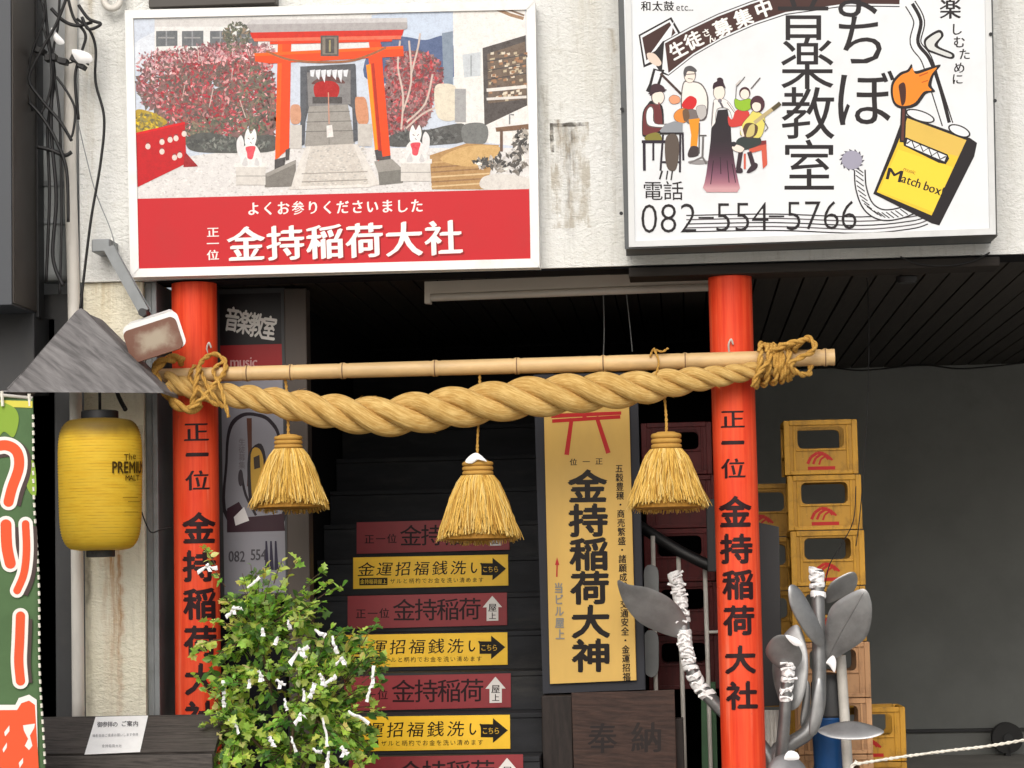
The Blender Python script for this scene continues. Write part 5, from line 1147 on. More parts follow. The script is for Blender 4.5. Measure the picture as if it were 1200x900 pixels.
# ------------------------------------------------------------------ bottle crates
CW, CD, CH = .42, .34, .318
def crate(name, matc, logo, label, group, loc):
    root = thing(name, label, 'crate', (0, 0, 0), group)
    def rrect(x0, x1, z0, z1, r_, n=4):
        o_ = []
        for (cx_, cz, a0) in ((x1 - r_, z1 - r_, 0), (x0 + r_, z1 - r_, 90), (x0 + r_, z0 + r_, 180), (x1 - r_, z0 + r_, 270)):
            for i in range(n + 1): an = R(a0 + 90 * i / n); o_.append(Vector((cx_ + r_ * math.cos(an), 0, cz + r_ * math.sin(an))))
        return o_
    H = CH - .006
    mb = MB()
    ou = [Vector((-CW / 2 + .012, 0, .004)), Vector((CW / 2 - .012, 0, .004)), Vector((CW / 2 - .012, 0, H - .003)), Vector((-CW / 2 + .012, 0, H - .003))]
    for yy in (.006, CD - .014):
        mb.plate([p + Vector((0, yy, 0)) for p in ou], [p + Vector((0, yy, 0)) for p in rrect(-.132, .132, .150, .272, .03)], .008)
    for sx in (-1, 1):
        x0, x1 = sorted((sx * (CW / 2 - .012), sx * (CW / 2 - .020))); mb.box((x0, .014, .004), (x1, CD - .014, .16)); mb.box((x0, .014, .26), (x1, CD - .014, H - .003)); mb.box((x0, .014, .16), (x1, .07, .26)); mb.box((x0, CD - .07, .16), (x1, CD - .014, .26))
    mb.box((-CW / 2 + .02, .014, .004), (CW / 2 - .02, CD - .014, .012))
    obj('body', mb, matc, root, bev=.002)
    mb = MB()
    for sx in (-1, 1):
        for yy in (0, CD - .03):
            x0, x1 = sorted((sx * CW / 2, sx * (CW / 2 - .032))); mb.box((x0, yy - .001, 0), (x1, yy + .031, H))
        x0, x1 = sorted((sx * .145, sx * .158)); mb.box((x0, -.003, .012), (x1, .005, H - .03))
        mb.box((sx * (CW / 2 - .006) - .006, .03, .10), (sx * (CW / 2 - .006) + .006, CD - .03, .112))
    mb.box((-CW / 2 + .033, -.004, H - .028), (CW / 2 - .033, .0055, H + .001)); mb.box((-CW / 2 + .033, CD - .0055, H - .028), (CW / 2 - .033, CD + .004, H + .001))
    mb.box((-CW / 2 + .033, -.003, .0), (CW / 2 - .033, .0055, .022)); mb.box((-.143, -.002, .136), (.143, .0055, .146))
    for sx in (-1, 1):
        x0, x1 = sorted((sx * (CW / 2 + .001), sx * (CW / 2 - .0115))); mb.box((x0, .032, H - .03), (x1, CD - .032, H))
    obj('rim', mb, matc, root, bev=.003)
    mb = MB()
    for k in (-1, 0, 1): mb.box((k * .095 - .003, .016, .013), (k * .095 + .003, CD - .016, .15))
    for k in (1, 2): mb.box((-CW / 2 + .021, CD * k / 3 - .003, .0135), (CW / 2 - .021, CD * k / 3 + .003, .149))
    obj('divider', mb, matc, root)
    if logo:
        a = Art(lambda x, y, L: Vector((x, .0055 - L * .00025, y)))
        def lp(pts): a.mb.add([a.fm(x, y, 1) for x, y in pts], [list(range(len(pts)))], 0, c=lin(logo))
        for (x0, z0, sc) in ((-.022, .082, 1.25), (.0, .080, 1.05), (.022, .076, .8)):
            ar = [(x0 - .045 * sc, z0 - .02), (x0 - .03 * sc, z0 + .014 * sc), (x0 + .0, z0 + .034 * sc), (x0 + .03 * sc, z0 + .030 * sc), (x0 + .052 * sc, z0 + .004)]
            for i in range(4):
                (xa, za), (xb, zb_) = ar[i], ar[i + 1]; t_ = .014 * sc
                a.L = 1 + i % 2 + int(sc * 10) % 3 * 2; dx, dz = xb - xa, zb_ - za; q_ = math.hypot(dx, dz); nx_, nz_ = -dz / q_ * t_ / 2, dx / q_ * t_ / 2
                a.mb.add([a.fm(x, y, a.L) for x, y in ((xa - nx_, za - nz_), (xb - nx_, zb_ - nz_), (xb + nx_, zb_ + nz_), (xa + nx_, za + nz_))], [[0, 1, 2, 3]], 0, c=lin(logo))
        a.mb.add([a.fm(x, y, 1) for x, y in ((-.078, .026), (.078, .026), (.078, .046), (-.078, .046))], [[0, 1, 2, 3]], 0, c=lin(logo))
        obj('emblem', a.mb, M['print'], root)
    return root
YC = 1.0
base = P(961, 491, YC); sx_, stz = base.x, base.z
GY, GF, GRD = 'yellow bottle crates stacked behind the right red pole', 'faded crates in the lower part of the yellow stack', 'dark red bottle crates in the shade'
cy = crate('bottle_crate', M['crate_y'], (176, 40, 36), 'x', GY, None)
cp = crate('bottle_crate', M['crate_p'], (186, 96, 80), 'x', GF, None)
crd = crate('bottle_crate', M['crate_r'], None, 'x', GRD, None)
def put(src, x, y, z, rz, label):
    c = copy_tree(src, (0, 0, 0), label); c.location = (x, y, z); c.rotation_euler = (0, 0, rz); return c
n_up = int(stz / CH)
lab = ['topmost yellow crate of the tall stack beside the right red pole', 'second yellow crate from the top of the tall stack, red emblem in full view', 'third yellow crate from the top of the tall stack, its emblem brushed by a wire', 'fourth yellow crate of the tall stack, its emblem behind the grey leaves',
       'faded salmon crate just below the yellow ones in the tall stack', 'second faded crate of the tall stack, behind the lowest grey leaf', 'faded crate near the foot of the tall stack', 'lowest crate of the tall stack on the floor', 'crate']
for i in range(n_up + 1):
    z = stz - CH * (i + 1)
    if z < -.05: break
    src = cy if i < 4 else cp
    put(src, sx_ + [0, .012, .02, .016, .03, .03, .03, .03][min(i, 7)], YC, z, R([1, -1, 1.5, 0, 1, 0, 0, 0][min(i, 7)]), lab[i])
zb_ = P(900, 566, YC + .45); 
for i in range(6):
    z = zb_.z - CH * (i + 1)
    if z < -.05: break
    put(cy, P(893, 600, YC + .45).x, YC + .45, z, R(-2), ['top yellow crate of the rear stack, half hidden beside the right red pole', 'second yellow crate of the rear stack behind the dark board', 'third yellow crate of the rear stack behind the dark board', 'fourth yellow crate of the rear stack', 'fifth yellow crate of the rear stack', 'lowest yellow crate of the rear stack'][i])
p = P(1018, 828, YC + .35); q_ = put(cy, p.x, YC + .35, p.z - CH, R(2), 'small visible corner of a yellow crate low at the right of the tall stack'); put(cy, p.x, YC + .35, p.z - 2 * CH, R(2), 'yellow crate under the low yellow crate at the right of the tall stack')
for i in range(5):
    p = P(792, 494, 1.5); z = p.z - CH * (i + 1)
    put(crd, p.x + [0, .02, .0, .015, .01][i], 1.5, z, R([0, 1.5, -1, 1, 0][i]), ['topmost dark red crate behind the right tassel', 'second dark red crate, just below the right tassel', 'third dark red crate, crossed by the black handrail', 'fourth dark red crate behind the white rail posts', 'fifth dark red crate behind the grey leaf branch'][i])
for s_ in (cy, cp, crd):
    for ch in list(s_.children): bpy.data.objects.remove(ch)
    bpy.data.objects.remove(s_)
# board, bucket, sheet among the crates
mb = MB(); mb.prism(*slab_px([(884, 612), (912, 618), (917, 826), (886, 828)], .72, .03)); tag(obj('leaning_board', mb, mat('charcoal_board', (44, 44, 46), .6, .15, 3, dirt=.2), bev=.004), 'dark grey board leaning upright between the right red pole and the tall stack', 'board')
mb = MB(); p = P(972, 880, .62); mb.lathe(p.x, .62, [(.075, .14), (.095, P(972, 842, .62).z - .012), (.102, P(972, 842, .62).z), (.096, P(972, 840, .62).z), (.088, P(972, 843, .62).z)], 28)
tag(obj('blue_bucket', mb, M['crate_b'], None, True, auto=40), 'blue plastic bin standing behind the lowest grey metal leaf', 'bin')
mb = MB(); p = P(972, 815, .62); mb.lathe(p.x, .62, [(.094, P(972, 841, .62).z + .003), (.104, P(972, 838, .62).z), (.10, P(972, 800, .62).z), (.07, P(972, 790, .62).z), (.02, P(972, 788, .62).z)], 28)
tag(obj('bin_cover', mb, M['dark_metal'], None, True, auto=40), 'dark domed cover on top of the blue bin', 'cover')
mb = MB()
for i in range(6):
    q0 = P(890 + i * 4.6, 832, .66); mb.tube([q0, Vector((q0.x, .66, .125))], .012, 10)
tag(obj('corrugated_sheet', mb, M['steel_white'], None, True), 'pale corrugated sheet standing at the foot of the dark board', 'sheet')
mb = MB()
for yy, s_ in ((700, .9), (780, .9)): pass
hr = thing('handrail', 'black sloping handrail on thin white posts beside the yellow panel', 'handrail', P(795, 900, .95))
mb = MB(); mb.tube(smoothline([P(700, 585, 1.25), P(752, 618, 1.05), P(795, 645, .95), P(834, 664, .9)], 6), .033, 16); obj('rail', mb, M['black'], hr, True)
for x, y0, x1 in ((765, 628, 770), (795, 652, 803), (826, 664, 833)):
    t0 = P(x, y0, .97); mb = MB(); mb.tube([t0, Vector((P(x1, 900, .97).x, .97, .02))], .0125, 10); obj('post', mb, M['steel_white'], hr, True)
mb = MB(); mb.tube([P(828, 741, .97), P(852, 740, .97)], .009, 8); obj('cross_bar', mb, M['steel_white'], hr, True)
for i, (y0, y1, lb) in enumerate(((665, 708, 'upper'), (742, 790, 'lower'))):
    mb = MB(); mb.prism([P(x, y, .93) for x, y in curve2([(756, y0), (770, y0), (772, (y0 + y1) / 2), (770, y1), (757, y1), (755, (y0 + y1) / 2)], 4)], [P(x, y, .96) for x, y in curve2([(756, y0), (770, y0), (772, (y0 + y1) / 2), (770, y1), (757, y1), (755, (y0 + y1) / 2)], 4)])
    tag(obj('plastic_reflector', mb, M['duct'], None, False, .004), f'{lb} grey plastic tag fixed to the leftmost white rail post', 'tag')
mb = MB(); mb.tube([P(843, 840, 1.0), Vector((P(846, 900, 1.0).x, 1.0, .01))], .02, 10); mb2 = MB()
gp = P(826, 826, .9); mb = MB(); mb.prism(*slab_px([(822, 800), (838, 800), (842, 960), (824, 960)], 1.05, .03)); tag(obj('green_post', mb, mat('green_post_paint', (56, 92, 60), .5, .15, 6), bev=.004), 'short green board standing behind the white rail posts', 'board')
mb = MB(); mb.tube([P(985, 768, .5), Vector((P(997, 905, .5).x, .5, .01))], 6 * mpp(.5), 12); tag(obj('white_post', mb, M['steel_white'], None, True, auto=40), 'thin white post standing behind the grey metal leaves', 'post')
mb = MB(); p0 = P(832, 612, .8); mb.box((p0.x - .02, .8, P(832, 670, .8).z), (p0.x + .25, .84, P(832, 585, .8).z)); tag(obj('dark_panel', mb, M['dark_metal'], bev=.006), 'dark grey panel just left of the right red pole, above the handrail end', 'panel')

# ------------------------------------------------------------------ silver metal tree with leaves, paper fortunes knotted round it
YTn = .36
mt = thing('metal_tree', 'silver grey metal tree sculpture with big smooth leaves around the right red pole', 'sculpture', P(870, 1000, YTn))
def br(pts, rads):
    mb = MB(); ps = smoothline([P(x, y, YTn + (dz[0] if dz else 0)) for x, y, *dz in pts], 6); n = len(ps)
    rr_ = [(rads[0] + (rads[1] - rads[0]) * i / (n - 1)) * mpp(YTn) for i in range(n)]; mb.tube(ps, rr_, 16); return mb, ps, rr_
mb, bA, rA = br([(790, 672), (797, 700), (802, 740), (806, 770), (818, 800), (838, 824), (866, 850), (890, 872), (905, 905), (906, 990)], (6.5, 9)); obj('branch', mb, M['silver'], mt, True)
mb, bB, rB = br([(957, 668, -.02), (959, 720, -.02), (960, 790, -.02), (958, 830, -.02), (946, 858, -.02), (926, 872, 0), (908, 890, 0), (904, 990, 0)], (7.5, 9.5)); obj('branch', mb, M['silver'], mt, True)
mb, bC, rC = br([(926, 770, -.14), (922, 800, -.14), (919, 845, -.12), (914, 900, -.06), (906, 960, 0), (905, 1000, 0)], (6, 8.5)); obj('branch', mb, M['silver'], mt, True)
mb, bD, rD = br([(905, 975, 0), (905, 1003, 0)], (14, 17)); obj('trunk', mb, M['silver'], mt, True)
def leaf(pts, Y, h, sl=None, vein=None, n=5):
    mb = MB(); mb.pillow(curve2(pts, n), Y, h, slope=sl, rings=(0, .06, .2, .4, .65, .85)); lf2 = obj('leaf', mb, M['silver'], mt, True)
    if vein:
        m2 = MB(); m2.tube(smoothline([P(x, y, Y + (sl(x, y) if sl else 0) - h * k) for x, y, k in vein], 5), .0035, 6); obj('vein', m2, M['silver'], lf2, True)
    return lf2
def sl_dir(ax, ay, k): return lambda x, y: (x - ax) * k + (y - ay) * 0
def tilt(ax, ay, kx, ky): return lambda x, y: (x - ax) * kx + (y - ay) * ky
leaf([(724, 680), (737, 685), (760, 689), (785, 701), (802, 720), (808, 745), (798, 748), (775, 742), (750, 730), (734, 712), (726, 694)], .26, .010, tilt(760, 715, .0008, .0022))
leaf([(966, 776), (966, 745), (972, 715), (988, 700), (1012, 690), (1021, 705), (1021, 728), (1014, 748), (992, 764)], .28, .016, tilt(990, 735, -.0012, .0012), [(970, 772, .6), (986, 740, 1.05), (1002, 712, 1.0), (1012, 694, .3)])
leaf([(968, 706), (970, 688), (982, 677), (1000, 670), (1005, 680), (1000, 693), (984, 702)], .42, .010, tilt(985, 690, .0008, .0024))
leaf([(924, 690), (930, 685), (940, 694), (954, 718), (966, 745), (963, 758), (952, 752), (938, 734), (926, 710)], .24, .016, tilt(945, 720, .0024, -.0002))
leaf([(933, 732), (944, 752), (947, 790), (938, 825), (922, 832), (910, 812), (905, 780), (914, 750)], .34, .012, tilt(925, 780, -.0012, -.0006))
leaf([(897, 764), (905, 748), (918, 744), (932, 752), (940, 766), (936, 780), (922, 786), (908, 780)], .16, .012, tilt(918, 765, 0, .003))
leaf([(958, 856), (975, 848), (1000, 845), (1025, 851), (1036, 858), (1020, 865), (995, 867), (972, 864)], .24, .010, tilt(990, 856, -.0008, -.004))
leaf([(948, 850), (956, 800), (964, 800), (965, 835), (958, 858), (950, 862)], .30, .012)
leaf([(899, 905), (905, 890), (920, 884), (936, 890), (946, 905), (940, 930), (918, 940), (902, 925)], .10, .012, tilt(920, 910, 0, -.003))
leaf([(938, 840), (944, 800), (950, 806), (948, 838), (940, 852)], .40, .008)
# ---- paper strips wound and knotted round the branches
def wrap_mb(c, t, r_, seed, wd):
    rg = random.Random(seed); t = t.normalized(); u = t.cross(Vector((0, 1, 0))).normalized(); v = t.cross(u); mb = MB(); n = 18; vs = []
    til = rg.uniform(-.55, .55); ph = rg.uniform(0, 6)
    for i in range(n):
        an = 2 * math.pi * i / n; rr_ = r_ * (1.10 + .08 * math.sin(3 * an + ph)); d = u * math.cos(an) + v * math.sin(an); o_ = t * (til * r_ * math.cos(an + ph))
        for q_ in (-.5, -.15, .2, .5): vs.append(c + d * (rr_ + (.002 if abs(q_) < .3 else 0)) + o_ + t * wd * (q_ + rg.uniform(-.09, .09)))
    fs = [[4 * i + k, 4 * i + k + 1, 4 * ((i + 1) % n) + k + 1, 4 * ((i + 1) % n) + k] for i in range(n) for k in range(3)]
    mb.add(vs, fs)
    # loose ends of the knot in front
    e0 = c + Vector((rg.uniform(-.4, .4) * r_, -r_ * 1.15, 0)); 
    for s_ in (-1, 1):
        dv = Vector((s_ * rg.uniform(.6, 1.0), -.25, rg.uniform(-.7, .5))).normalized() * rg.uniform(.022, .05); sd_ = Vector((0, 0, 1)).cross(dv).cross(dv).normalized() * .007
        if sd_.length < .001: sd_ = Vector((0, 0, .007))
        mb.add([e0 - sd_ * .6, e0 + sd_ * .6, e0 + dv + sd_ + Vector((0, -.004, 0)), e0 + dv - sd_ + Vector((0, -.004, 0)), e0 + dv * .5 + Vector((0, -.01, 0))], [[0, 1, 4], [1, 2, 4], [2, 3, 4], [3, 0, 4]])
    return mb
GW1 = 'paper fortune strips knotted round the metal tree'
sd = 0
def wraps(ps, rr_, ts, where):
    global sd
    n = len(ps)
    for t in ts:
        sd += 1; i = min(int(t * (n - 1)), n - 2); c = ps[i].lerp(ps[i + 1], t * (n - 1) - i)
        o = obj('paper_strip', wrap_mb(c, ps[i + 1] - ps[i], rr_[i], sd, random.Random(sd).uniform(.02, .034)), M['paper'], None, False)
        o.modifiers.new('thickness', 'SOLIDIFY').thickness = .0015
        tag(o, f'white paper strip knotted round {where} of the metal tree', 'paper strip', GW1 + ' on ' + where)
wraps(bA, rA, [.012, .03, .05, .07, .09, .108, .126, .145, .165, .185], 'the tip of the left branch')
wraps(bA, rA, [.225, .245, .265, .285, .305, .325, .35, .38, .41, .44, .475, .51], 'the lower bend of the left branch')
wraps(bB, rB, [.012, .035, .062, .09], 'the tip of the tall right branch')
wraps(bC, rC, [.06, .10, .14, .18, .23, .28], 'the short branch under the round leaf')
for q_, lb in (([(968, 776), (976, 768), (980, 776), (978, 788), (972, 780)], 'white paper scrap tied under the largest grey leaf'), ([(919, 890), (924, 880), (934, 882), (936, 890)], 'white paper scrap on the lowest leaf at the bottom edge'), ([(920, 744), (934, 748), (940, 756), (930, 756)], 'white paper folded over the top of the round leaf')):
    mb = MB(); mb.pillow(curve2(q_, 3), .08 if q_[0][1] < 800 and q_[0][0] < 960 else (.02 if q_[0][0] < 960 else .2), .008); tag(obj('paper_scrap', mb, M['paper'], None, True), lb, 'paper')

# ------------------------------------------------------------------ wires, rope and wall fitting on the right
cable('hanging_wire', [(1010, 285), (1017, 340), (1018, 430), (1014, 520), (1008, 600), (1003, 640)], 1.2, 'thin black wire hanging from the ceiling beside the crates', .9)
cable('hanging_wire', [(1003, 570), (1000, 610), (985, 640), (972, 662), (966, 690)], 1.2, 'thin black wire trailing down across the yellow crates', .93)
cable('ceiling_cable', [(900, 437), (960, 430), (1010, 434), (1080, 428), (1130, 432), (1210, 424)], 1.8, 'black cable sagging along the top of the grey rear wall', 6.8)
cable('soffit_cable', [(1055, 301), (1075, 309), (1110, 311), (1140, 306), (1160, 296)], 2, 'black cable drooping below the beam of the music sign', -.03)
cable('thin_cable', [(707, 345), (708, 385), (707, 420)], 1.3, 'thin dark cord hanging in the doorway left of the lamp end', .9, 'duct')
cable('thin_cable', [(734, 345), (738, 380), (741, 412)], 1.2, 'thin dark cord hanging in the doorway nearer the right pole', .9, 'duct')
mb = MB(); twist_cord(mb, [P(1000, 896, -.2), P(1050, 888, -.2), P(1110, 880, -.2), P(1160, 874, -.2), P(1230, 862, -.2)], .009, 30); twist_cord(mb, [P(1004, 892, -.2), P(998, 900, -.2), P(1002, 910, -.2)], .009, 30)
tag(obj('white_rope', mb, M['nylon'], None, True), 'white nylon rope stretched across the lower right corner', 'rope')
wf = thing('hose_reel', 'round black hose reel against the foot of the grey rear wall at right', 'reel', P(1181, 884, 6.8))
c_ = P(1181, 865, 6.8); mb = MB(); k = 17.5 * mpp(6.8)
for dy in (0, .10): mb.tube([c_ + Vector((0, dy, 0)), c_ + Vector((0, dy + .012, 0))], k, 32)
obj('flange', mb, M['black'], wf); mb = MB(); mb.tube([c_ + Vector((0, .012, 0)), c_ + Vector((0, .10, 0))], k * .75, 24); obj('drum', mb, M['cable'], wf, True, auto=40)
mb = MB(); mb.tube([c_ + Vector((0, -.02, 0)), c_ + Vector((0, .0, 0))], k * .3, 16); obj('hub', mb, M['dark_metal'], wf)
mb = MB(); mb.box((c_.x - .02, 6.80, .004), (c_.x + .02, 6.92, c_.z - k * .6)); obj('foot', mb, M['black'], wf)
mb = MB(); z_ = P(1100, 856, 6.98).z; mb.box((XP + .1, 6.96, z_ - .015), (7.5, 6.997, z_ + .012)); tag(obj('wall_rail', mb, M['dark_metal'], bev=.003), 'thin dark rail running along the foot of the grey rear wall', 'rail')
mb = MB(); c_ = P(1062, 318, .9); mb.lathe(c_.x, .9, [(.05, ZS - .03), (.06, ZS - .01), (.06, ZS + .003)], 20); tag(obj('ceiling_fitting', mb, M['dark_metal'], None, True, auto=40), 'small round fitting on the boarded ceiling at right', 'fitting')

# ------------------------------------------------------------------ leafy shrub with paper fortunes
YS_ = -.62
sh = thing('leafy_shrub', 'bushy green potted shrub with white paper fortunes tied to its twigs', 'shrub', P(330, 1010, YS_))
rg = random.Random(21)
ell = [(338, 805, 92, 92, .34), (298, 725, 44, 52, .22), (395, 792, 48, 54, .24), (350, 880, 92, 60, .34), (340, 745, 60, 45, .24), (270, 835, 40, 55, .25), (400, 860, 40, 50, .22), (300, 900, 60, 40, .26)]
sprays = [(232, 758), (262, 700), (294, 662), (284, 672), (312, 690), (244, 790), (238, 640), (246, 662), (348, 700), (366, 684), (378, 705), (388, 735), (440, 752), (452, 770), (446, 800), (448, 830), (424, 740), (222, 765), (300, 668), (405, 740), (432, 856), (330, 692), (236, 805), (255, 770), (350, 712), (318, 676)]
tips = []
for (cx_, cy_, rx, ry, rd) in ell:
    for i in range(int(rx * ry / 54)):
        while True:
            a_, b_, c_ = rg.uniform(-1, 1), rg.uniform(-1, 1), rg.uniform(-1, 1); d_ = a_ * a_ + b_ * b_ + c_ * c_
            if .2 < d_ < 1.15: break
        tips.append(P(cx_ + a_ * rx, cy_ + b_ * ry, YS_ + c_ * rd))
for (x, y) in sprays: tips.append(P(x, y, YS_ + rg.uniform(-.15, .12)))
r3 = random.Random(77)
for i in range(46):
    an = r3.uniform(0, 6.283); x = 338 + math.cos(an) * r3.uniform(90, 122); y = 800 + math.sin(an) * r3.uniform(100, 150)
    if y < 890 and x > 206 and y > 642: tips.append(P(x, y, YS_ + r3.uniform(-.25, .15)))
wisps = len(tips)
trunk_base = Vector((P(338, 1000, YS_).x, YS_, .40)); hub_ = [P(335, 880, YS_), P(315, 800, YS_), P(350, 820, YS_ - .05), P(375, 830, YS_ + .05), P(300, 740, YS_), P(330, 930, YS_), P(280, 850, YS_)]
mb = MB()
for h_ in hub_: mb.tube(smoothline([trunk_base, trunk_base.lerp(h_, .5) + Vector((rg.uniform(-.04, .04), rg.uniform(-.04, .04), .03)), h_], 5), [.014, .013, .012, .011, .010, .009, .009, .008, .008, .007, .007], 8)
obj('trunk', mb, M['bark'], sh, True)
mt_ = MB(); ml = MB()
GC = [(84, 122, 58), (112, 154, 70), (142, 180, 80), (170, 200, 92), (194, 214, 106), (208, 220, 116), (220, 226, 146), (182, 202, 124)]
def one_leaf(b_, d, nrm, ln, c):
    d = d.normalized(); s_ = d.cross(nrm)
    if s_.length < .05: s_ = d.cross(Vector((1, 0, 0)))
    s_.normalize(); n_ = s_.cross(d); w_ = ln * rg.uniform(.30, .42); dr = -n_ * ln * .12
    pt = lambda t, s, k=0: b_ + d * ln * t + s_ * w_ * s + n_ * (abs(s) * w_ * .25) + dr * t * t
    if rg.random() < .5:    # lobed leaf
        out = [(0, 0), (.18, .35), (.30, 1.25), (.50, .55), (.68, .95), (.78, .35), (1, 0)]
    else: out = [(0, 0), (.15, .35), (.38, .8), (.6, .75), (.82, .4), (1, 0)]
    vs = [pt(t, 0) for t, s in out] + [pt(t, s) for t, s in out[1:-1]] + [pt(t, -s) for t, s in out[1:-1]]; m_ = len(out); k_ = m_ - 2
    fs = []
    for i in range(m_ - 1):
        for off, fl in ((m_, 0), (m_ + k_, 1)):
            a_ = off + i - 1 if 0 < i < m_ - 1 else None; e_ = off + i if i + 1 < m_ - 1 else None
            f = [i, i + 1] + ([e_] if e_ is not None else []) + ([a_] if a_ is not None else [])
            fs.append(f if fl else f[::-1])
    ml.add(vs, fs, 0, c=c)
for tp in tips:
    h_ = min(hub_, key=lambda q_: (q_ - tp).length); mid = h_.lerp(tp, .6) + Vector((rg.uniform(-.03, .03), rg.uniform(-.03, .03), .02)); bs_ = tp - (tp - h_).normalized() * min(.14, (tp - h_).length)
    pts = smoothline([bs_, bs_.lerp(tp, .5) + Vector((0, 0, .01)), tp], 3); mt_.tube(pts, [.0028, .0026, .0024, .0022, .002, .0018, .0015][:len(pts)], 5)
    ax = (tp - bs_).normalized() if (tp - bs_).length > .01 else Vector((0, 0, 1)); tone = rg.random()
    for k in range(rg.randint(7, 10)):
        t = rg.uniform(.25, 1.05); p = bs_.lerp(tp, min(t, 1)); d = (ax * rg.uniform(.2, .8) + Vector((rg.gauss(0, .7), rg.gauss(0, .7), rg.gauss(.0, .45)))).normalized()
        nn = (Vector((0, -.5, .85)) + Vector((rg.gauss(0, .4), rg.gauss(0, .4), rg.gauss(0, .3)))).normalized()
        c_ = lin(GC[min(len(GC) - 1, max(0, int(rg.gauss(tone * 6.5, 1.2))))]); one_leaf(p, d, nn, rg.uniform(.026, .068), tuple(v * rg.uniform(.8, 1.15) for v in c_))
obj('twigs', mt_, M['bark'], sh, True); obj('foliage', ml, M['leaf'], sh)
pot = thing('plant_pot', 'dark round pot holding the leafy shrub', 'pot', (trunk_base.x, YS_, .12))
mb = MB(); mb.lathe(trunk_base.x, YS_, [(.15, .12), (.2, .42), (.22, .43), (.22, .46), (.19, .46), (.185, .42)], 28); obj('body', mb, M['dark_metal'], pot, True, auto=40); mb = MB(); mb.lathe(trunk_base.x, YS_, [(.18, .415), (.18, .42)], 20); obj('soil', mb, M['asphalt'], pot)
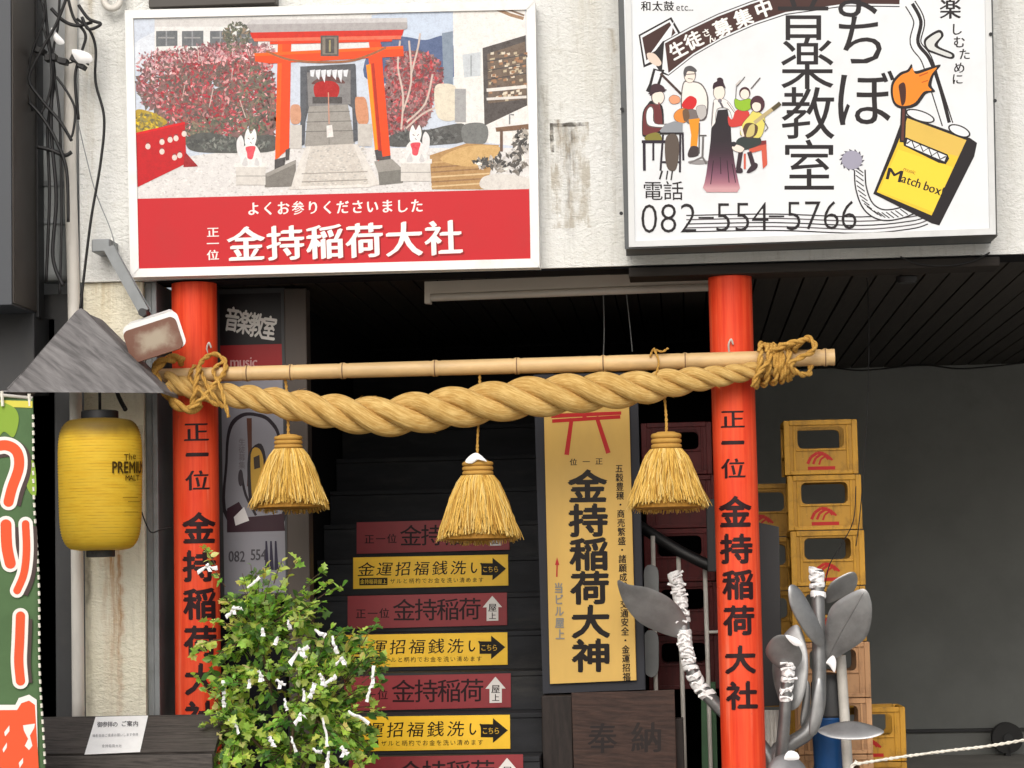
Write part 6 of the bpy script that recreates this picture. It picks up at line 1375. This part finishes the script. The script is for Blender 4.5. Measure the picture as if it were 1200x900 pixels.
# paper fortunes: (x, y, length px, angle deg, kind, place)
FT = [(243, 663, 30, -12, 'fold', 'folded white paper fortune on the spray in front of the left red pole'), (297, 683, 24, -40, 'long', 'white paper fortune on the topmost twigs of the shrub'), (274, 713, 28, -28, 'fold', 'bent white paper fortune hanging beside the left red pole at the shrub top'),
      (339, 732, 14, 80, 'long', 'short white paper fortune high on the shrub, right of its top'), (308, 740, 12, 95, 'long', 'tiny white paper fortune below the topmost twigs'), (324, 750, 14, 115, 'long', 'small grey white paper slanting near the shrub top'),
      (351, 762, 40, -40, 'fold', 'long wrinkled white fortune slanting across the upper middle of the shrub'), (356, 766, 16, 70, 'long', 'crumpled white fortune hanging under the long slanting one'), (375, 742, 18, 35, 'long', 'white fortune on the shrub edge before the second yellow sign'),
      (392, 756, 26, 75, 'long', 'thin curled white fortune dangling near the yellow stair sign'), (400, 772, 16, 5, 'fold', 'square white fortune folded over a twig at the right of the shrub'), (378, 796, 22, 68, 'knot', 'white fortune twisted in the middle of the shrub'), (387, 797, 22, -38, 'long', 'white fortune sticking up in the middle of the shrub'),
      (366, 810, 22, 110, 'knot', 'knotted white fortune left of the middle of the shrub'), (437, 794, 30, 95, 'knot', 'large knotted white fortune at the right edge, its upper knot'), (432, 812, 26, 105, 'long', 'broad white fortune tail at the right edge before the red sign'), (420, 840, 34, 32, 'long', 'straight white fortune stick pointing right over the lowest yellow sign'),
      (381, 857, 42, 82, 'long', 'longest white fortune dangling straight in the lower middle'), (306, 792, 18, 60, 'knot', 'white fortune knotted on the left part of the shrub'), (329, 800, 18, 20, 'knot', 'white fortune knotted left of the shrub centre'), (335, 826, 18, 75, 'long', 'white fortune hanging below the left centre knot'),
      (262, 806, 18, 85, 'knot', 'looped white fortune beside the left red pole'), (262, 822, 16, 88, 'long', 'white fortune tail under the loop beside the left red pole'), (274, 845, 26, 55, 'fold', 'large bent white fortune at the left edge above the counter'), (352, 838, 20, 150, 'fold', 'white fortune folded near the lower centre'),
      (356, 815, 20, 85, 'long', 'white fortune hanging in the left centre shade'), (404, 880, 16, 40, 'knot', 'crumpled white fortune low on the right of the shrub'), (372, 880, 14, 20, 'long', 'small white fortune low in the middle'), (344, 872, 22, 75, 'long', 'white fortune low on the left of the centre'), (384, 890, 24, 95, 'long', 'white fortune cut by the bottom edge'), (292, 800, 14, 100, 'long', 'narrow white fortune in the left shade'), (318, 868, 14, 60, 'knot', 'small white knot low on the left')]
for i, (x, y, ln, an, kind, lb) in enumerate(FT):
    r2 = random.Random(100 + i); Yq = -1.0 + r2.uniform(-.04, .03)
    if y < 720 or x > 425 or x < 280: Yq = -.82
    m_ = mpp(Yq); c_ = P(x, y, Yq); L_ = ln * m_ * .82; w_ = r2.uniform(.006, .0115); a0 = R(-an); d = Vector((math.cos(a0), r2.uniform(-.25, .1), math.sin(a0))); s_ = Vector((-math.sin(a0), r2.uniform(-.3, .3), math.cos(a0)))
    mb = MB(); N_ = 8; vs = []
    for k in range(N_ + 1):
        t = k / N_; wv = w_ * (1.0 if kind == 'long' else (.45 + abs(t - .5) * 1.5))
        if kind == 'long': wv = w_ * (.55 + .55 * t)
        bend = Vector((0, 0, -abs(t - .5) * .05 if kind == 'fold' else 0)); p = c_ + d * L_ * (t - .5) + bend + Vector((0, .008 * math.sin(t * 5 + i), .004 * math.sin(t * 7 + i)))
        p = p + Vector((r2.uniform(-.003, .003), r2.uniform(-.006, .006), r2.uniform(-.003, .003))); wv *= r2.uniform(.75, 1.2); vs += [p - s_ * wv, p + Vector((0, -.005, 0)), p + s_ * wv]
    mb.add(vs, [[3 * k + q_, 3 * k + q_ + 1, 3 * k + q_ + 4, 3 * k + q_ + 3] for k in range(N_) for q_ in (0, 1)])
    if kind != 'long':
        mb.tube([c_ + s_ * w_ * .9 + d * .006, c_ + Vector((0, -.014, 0)), c_ - s_ * w_ * .9 - d * .006], [.006, .009, .006], 7)
        e = c_ + Vector((r2.uniform(-.02, .02), -.01, -.03)); mb.add([c_ + Vector((-.007, -.008, 0)), c_ + Vector((.007, -.008, 0)), e + Vector((.011, -.004, 0)), e + Vector((-.009, 0, 0))], [[0, 3, 2, 1]])
    o = obj('paper_fortune', mb, M['paper'], None, False); o.modifiers.new('thickness', 'SOLIDIFY').thickness = .0012
    tag(o, lb, 'paper strip', 'paper fortunes tied to the shrub')
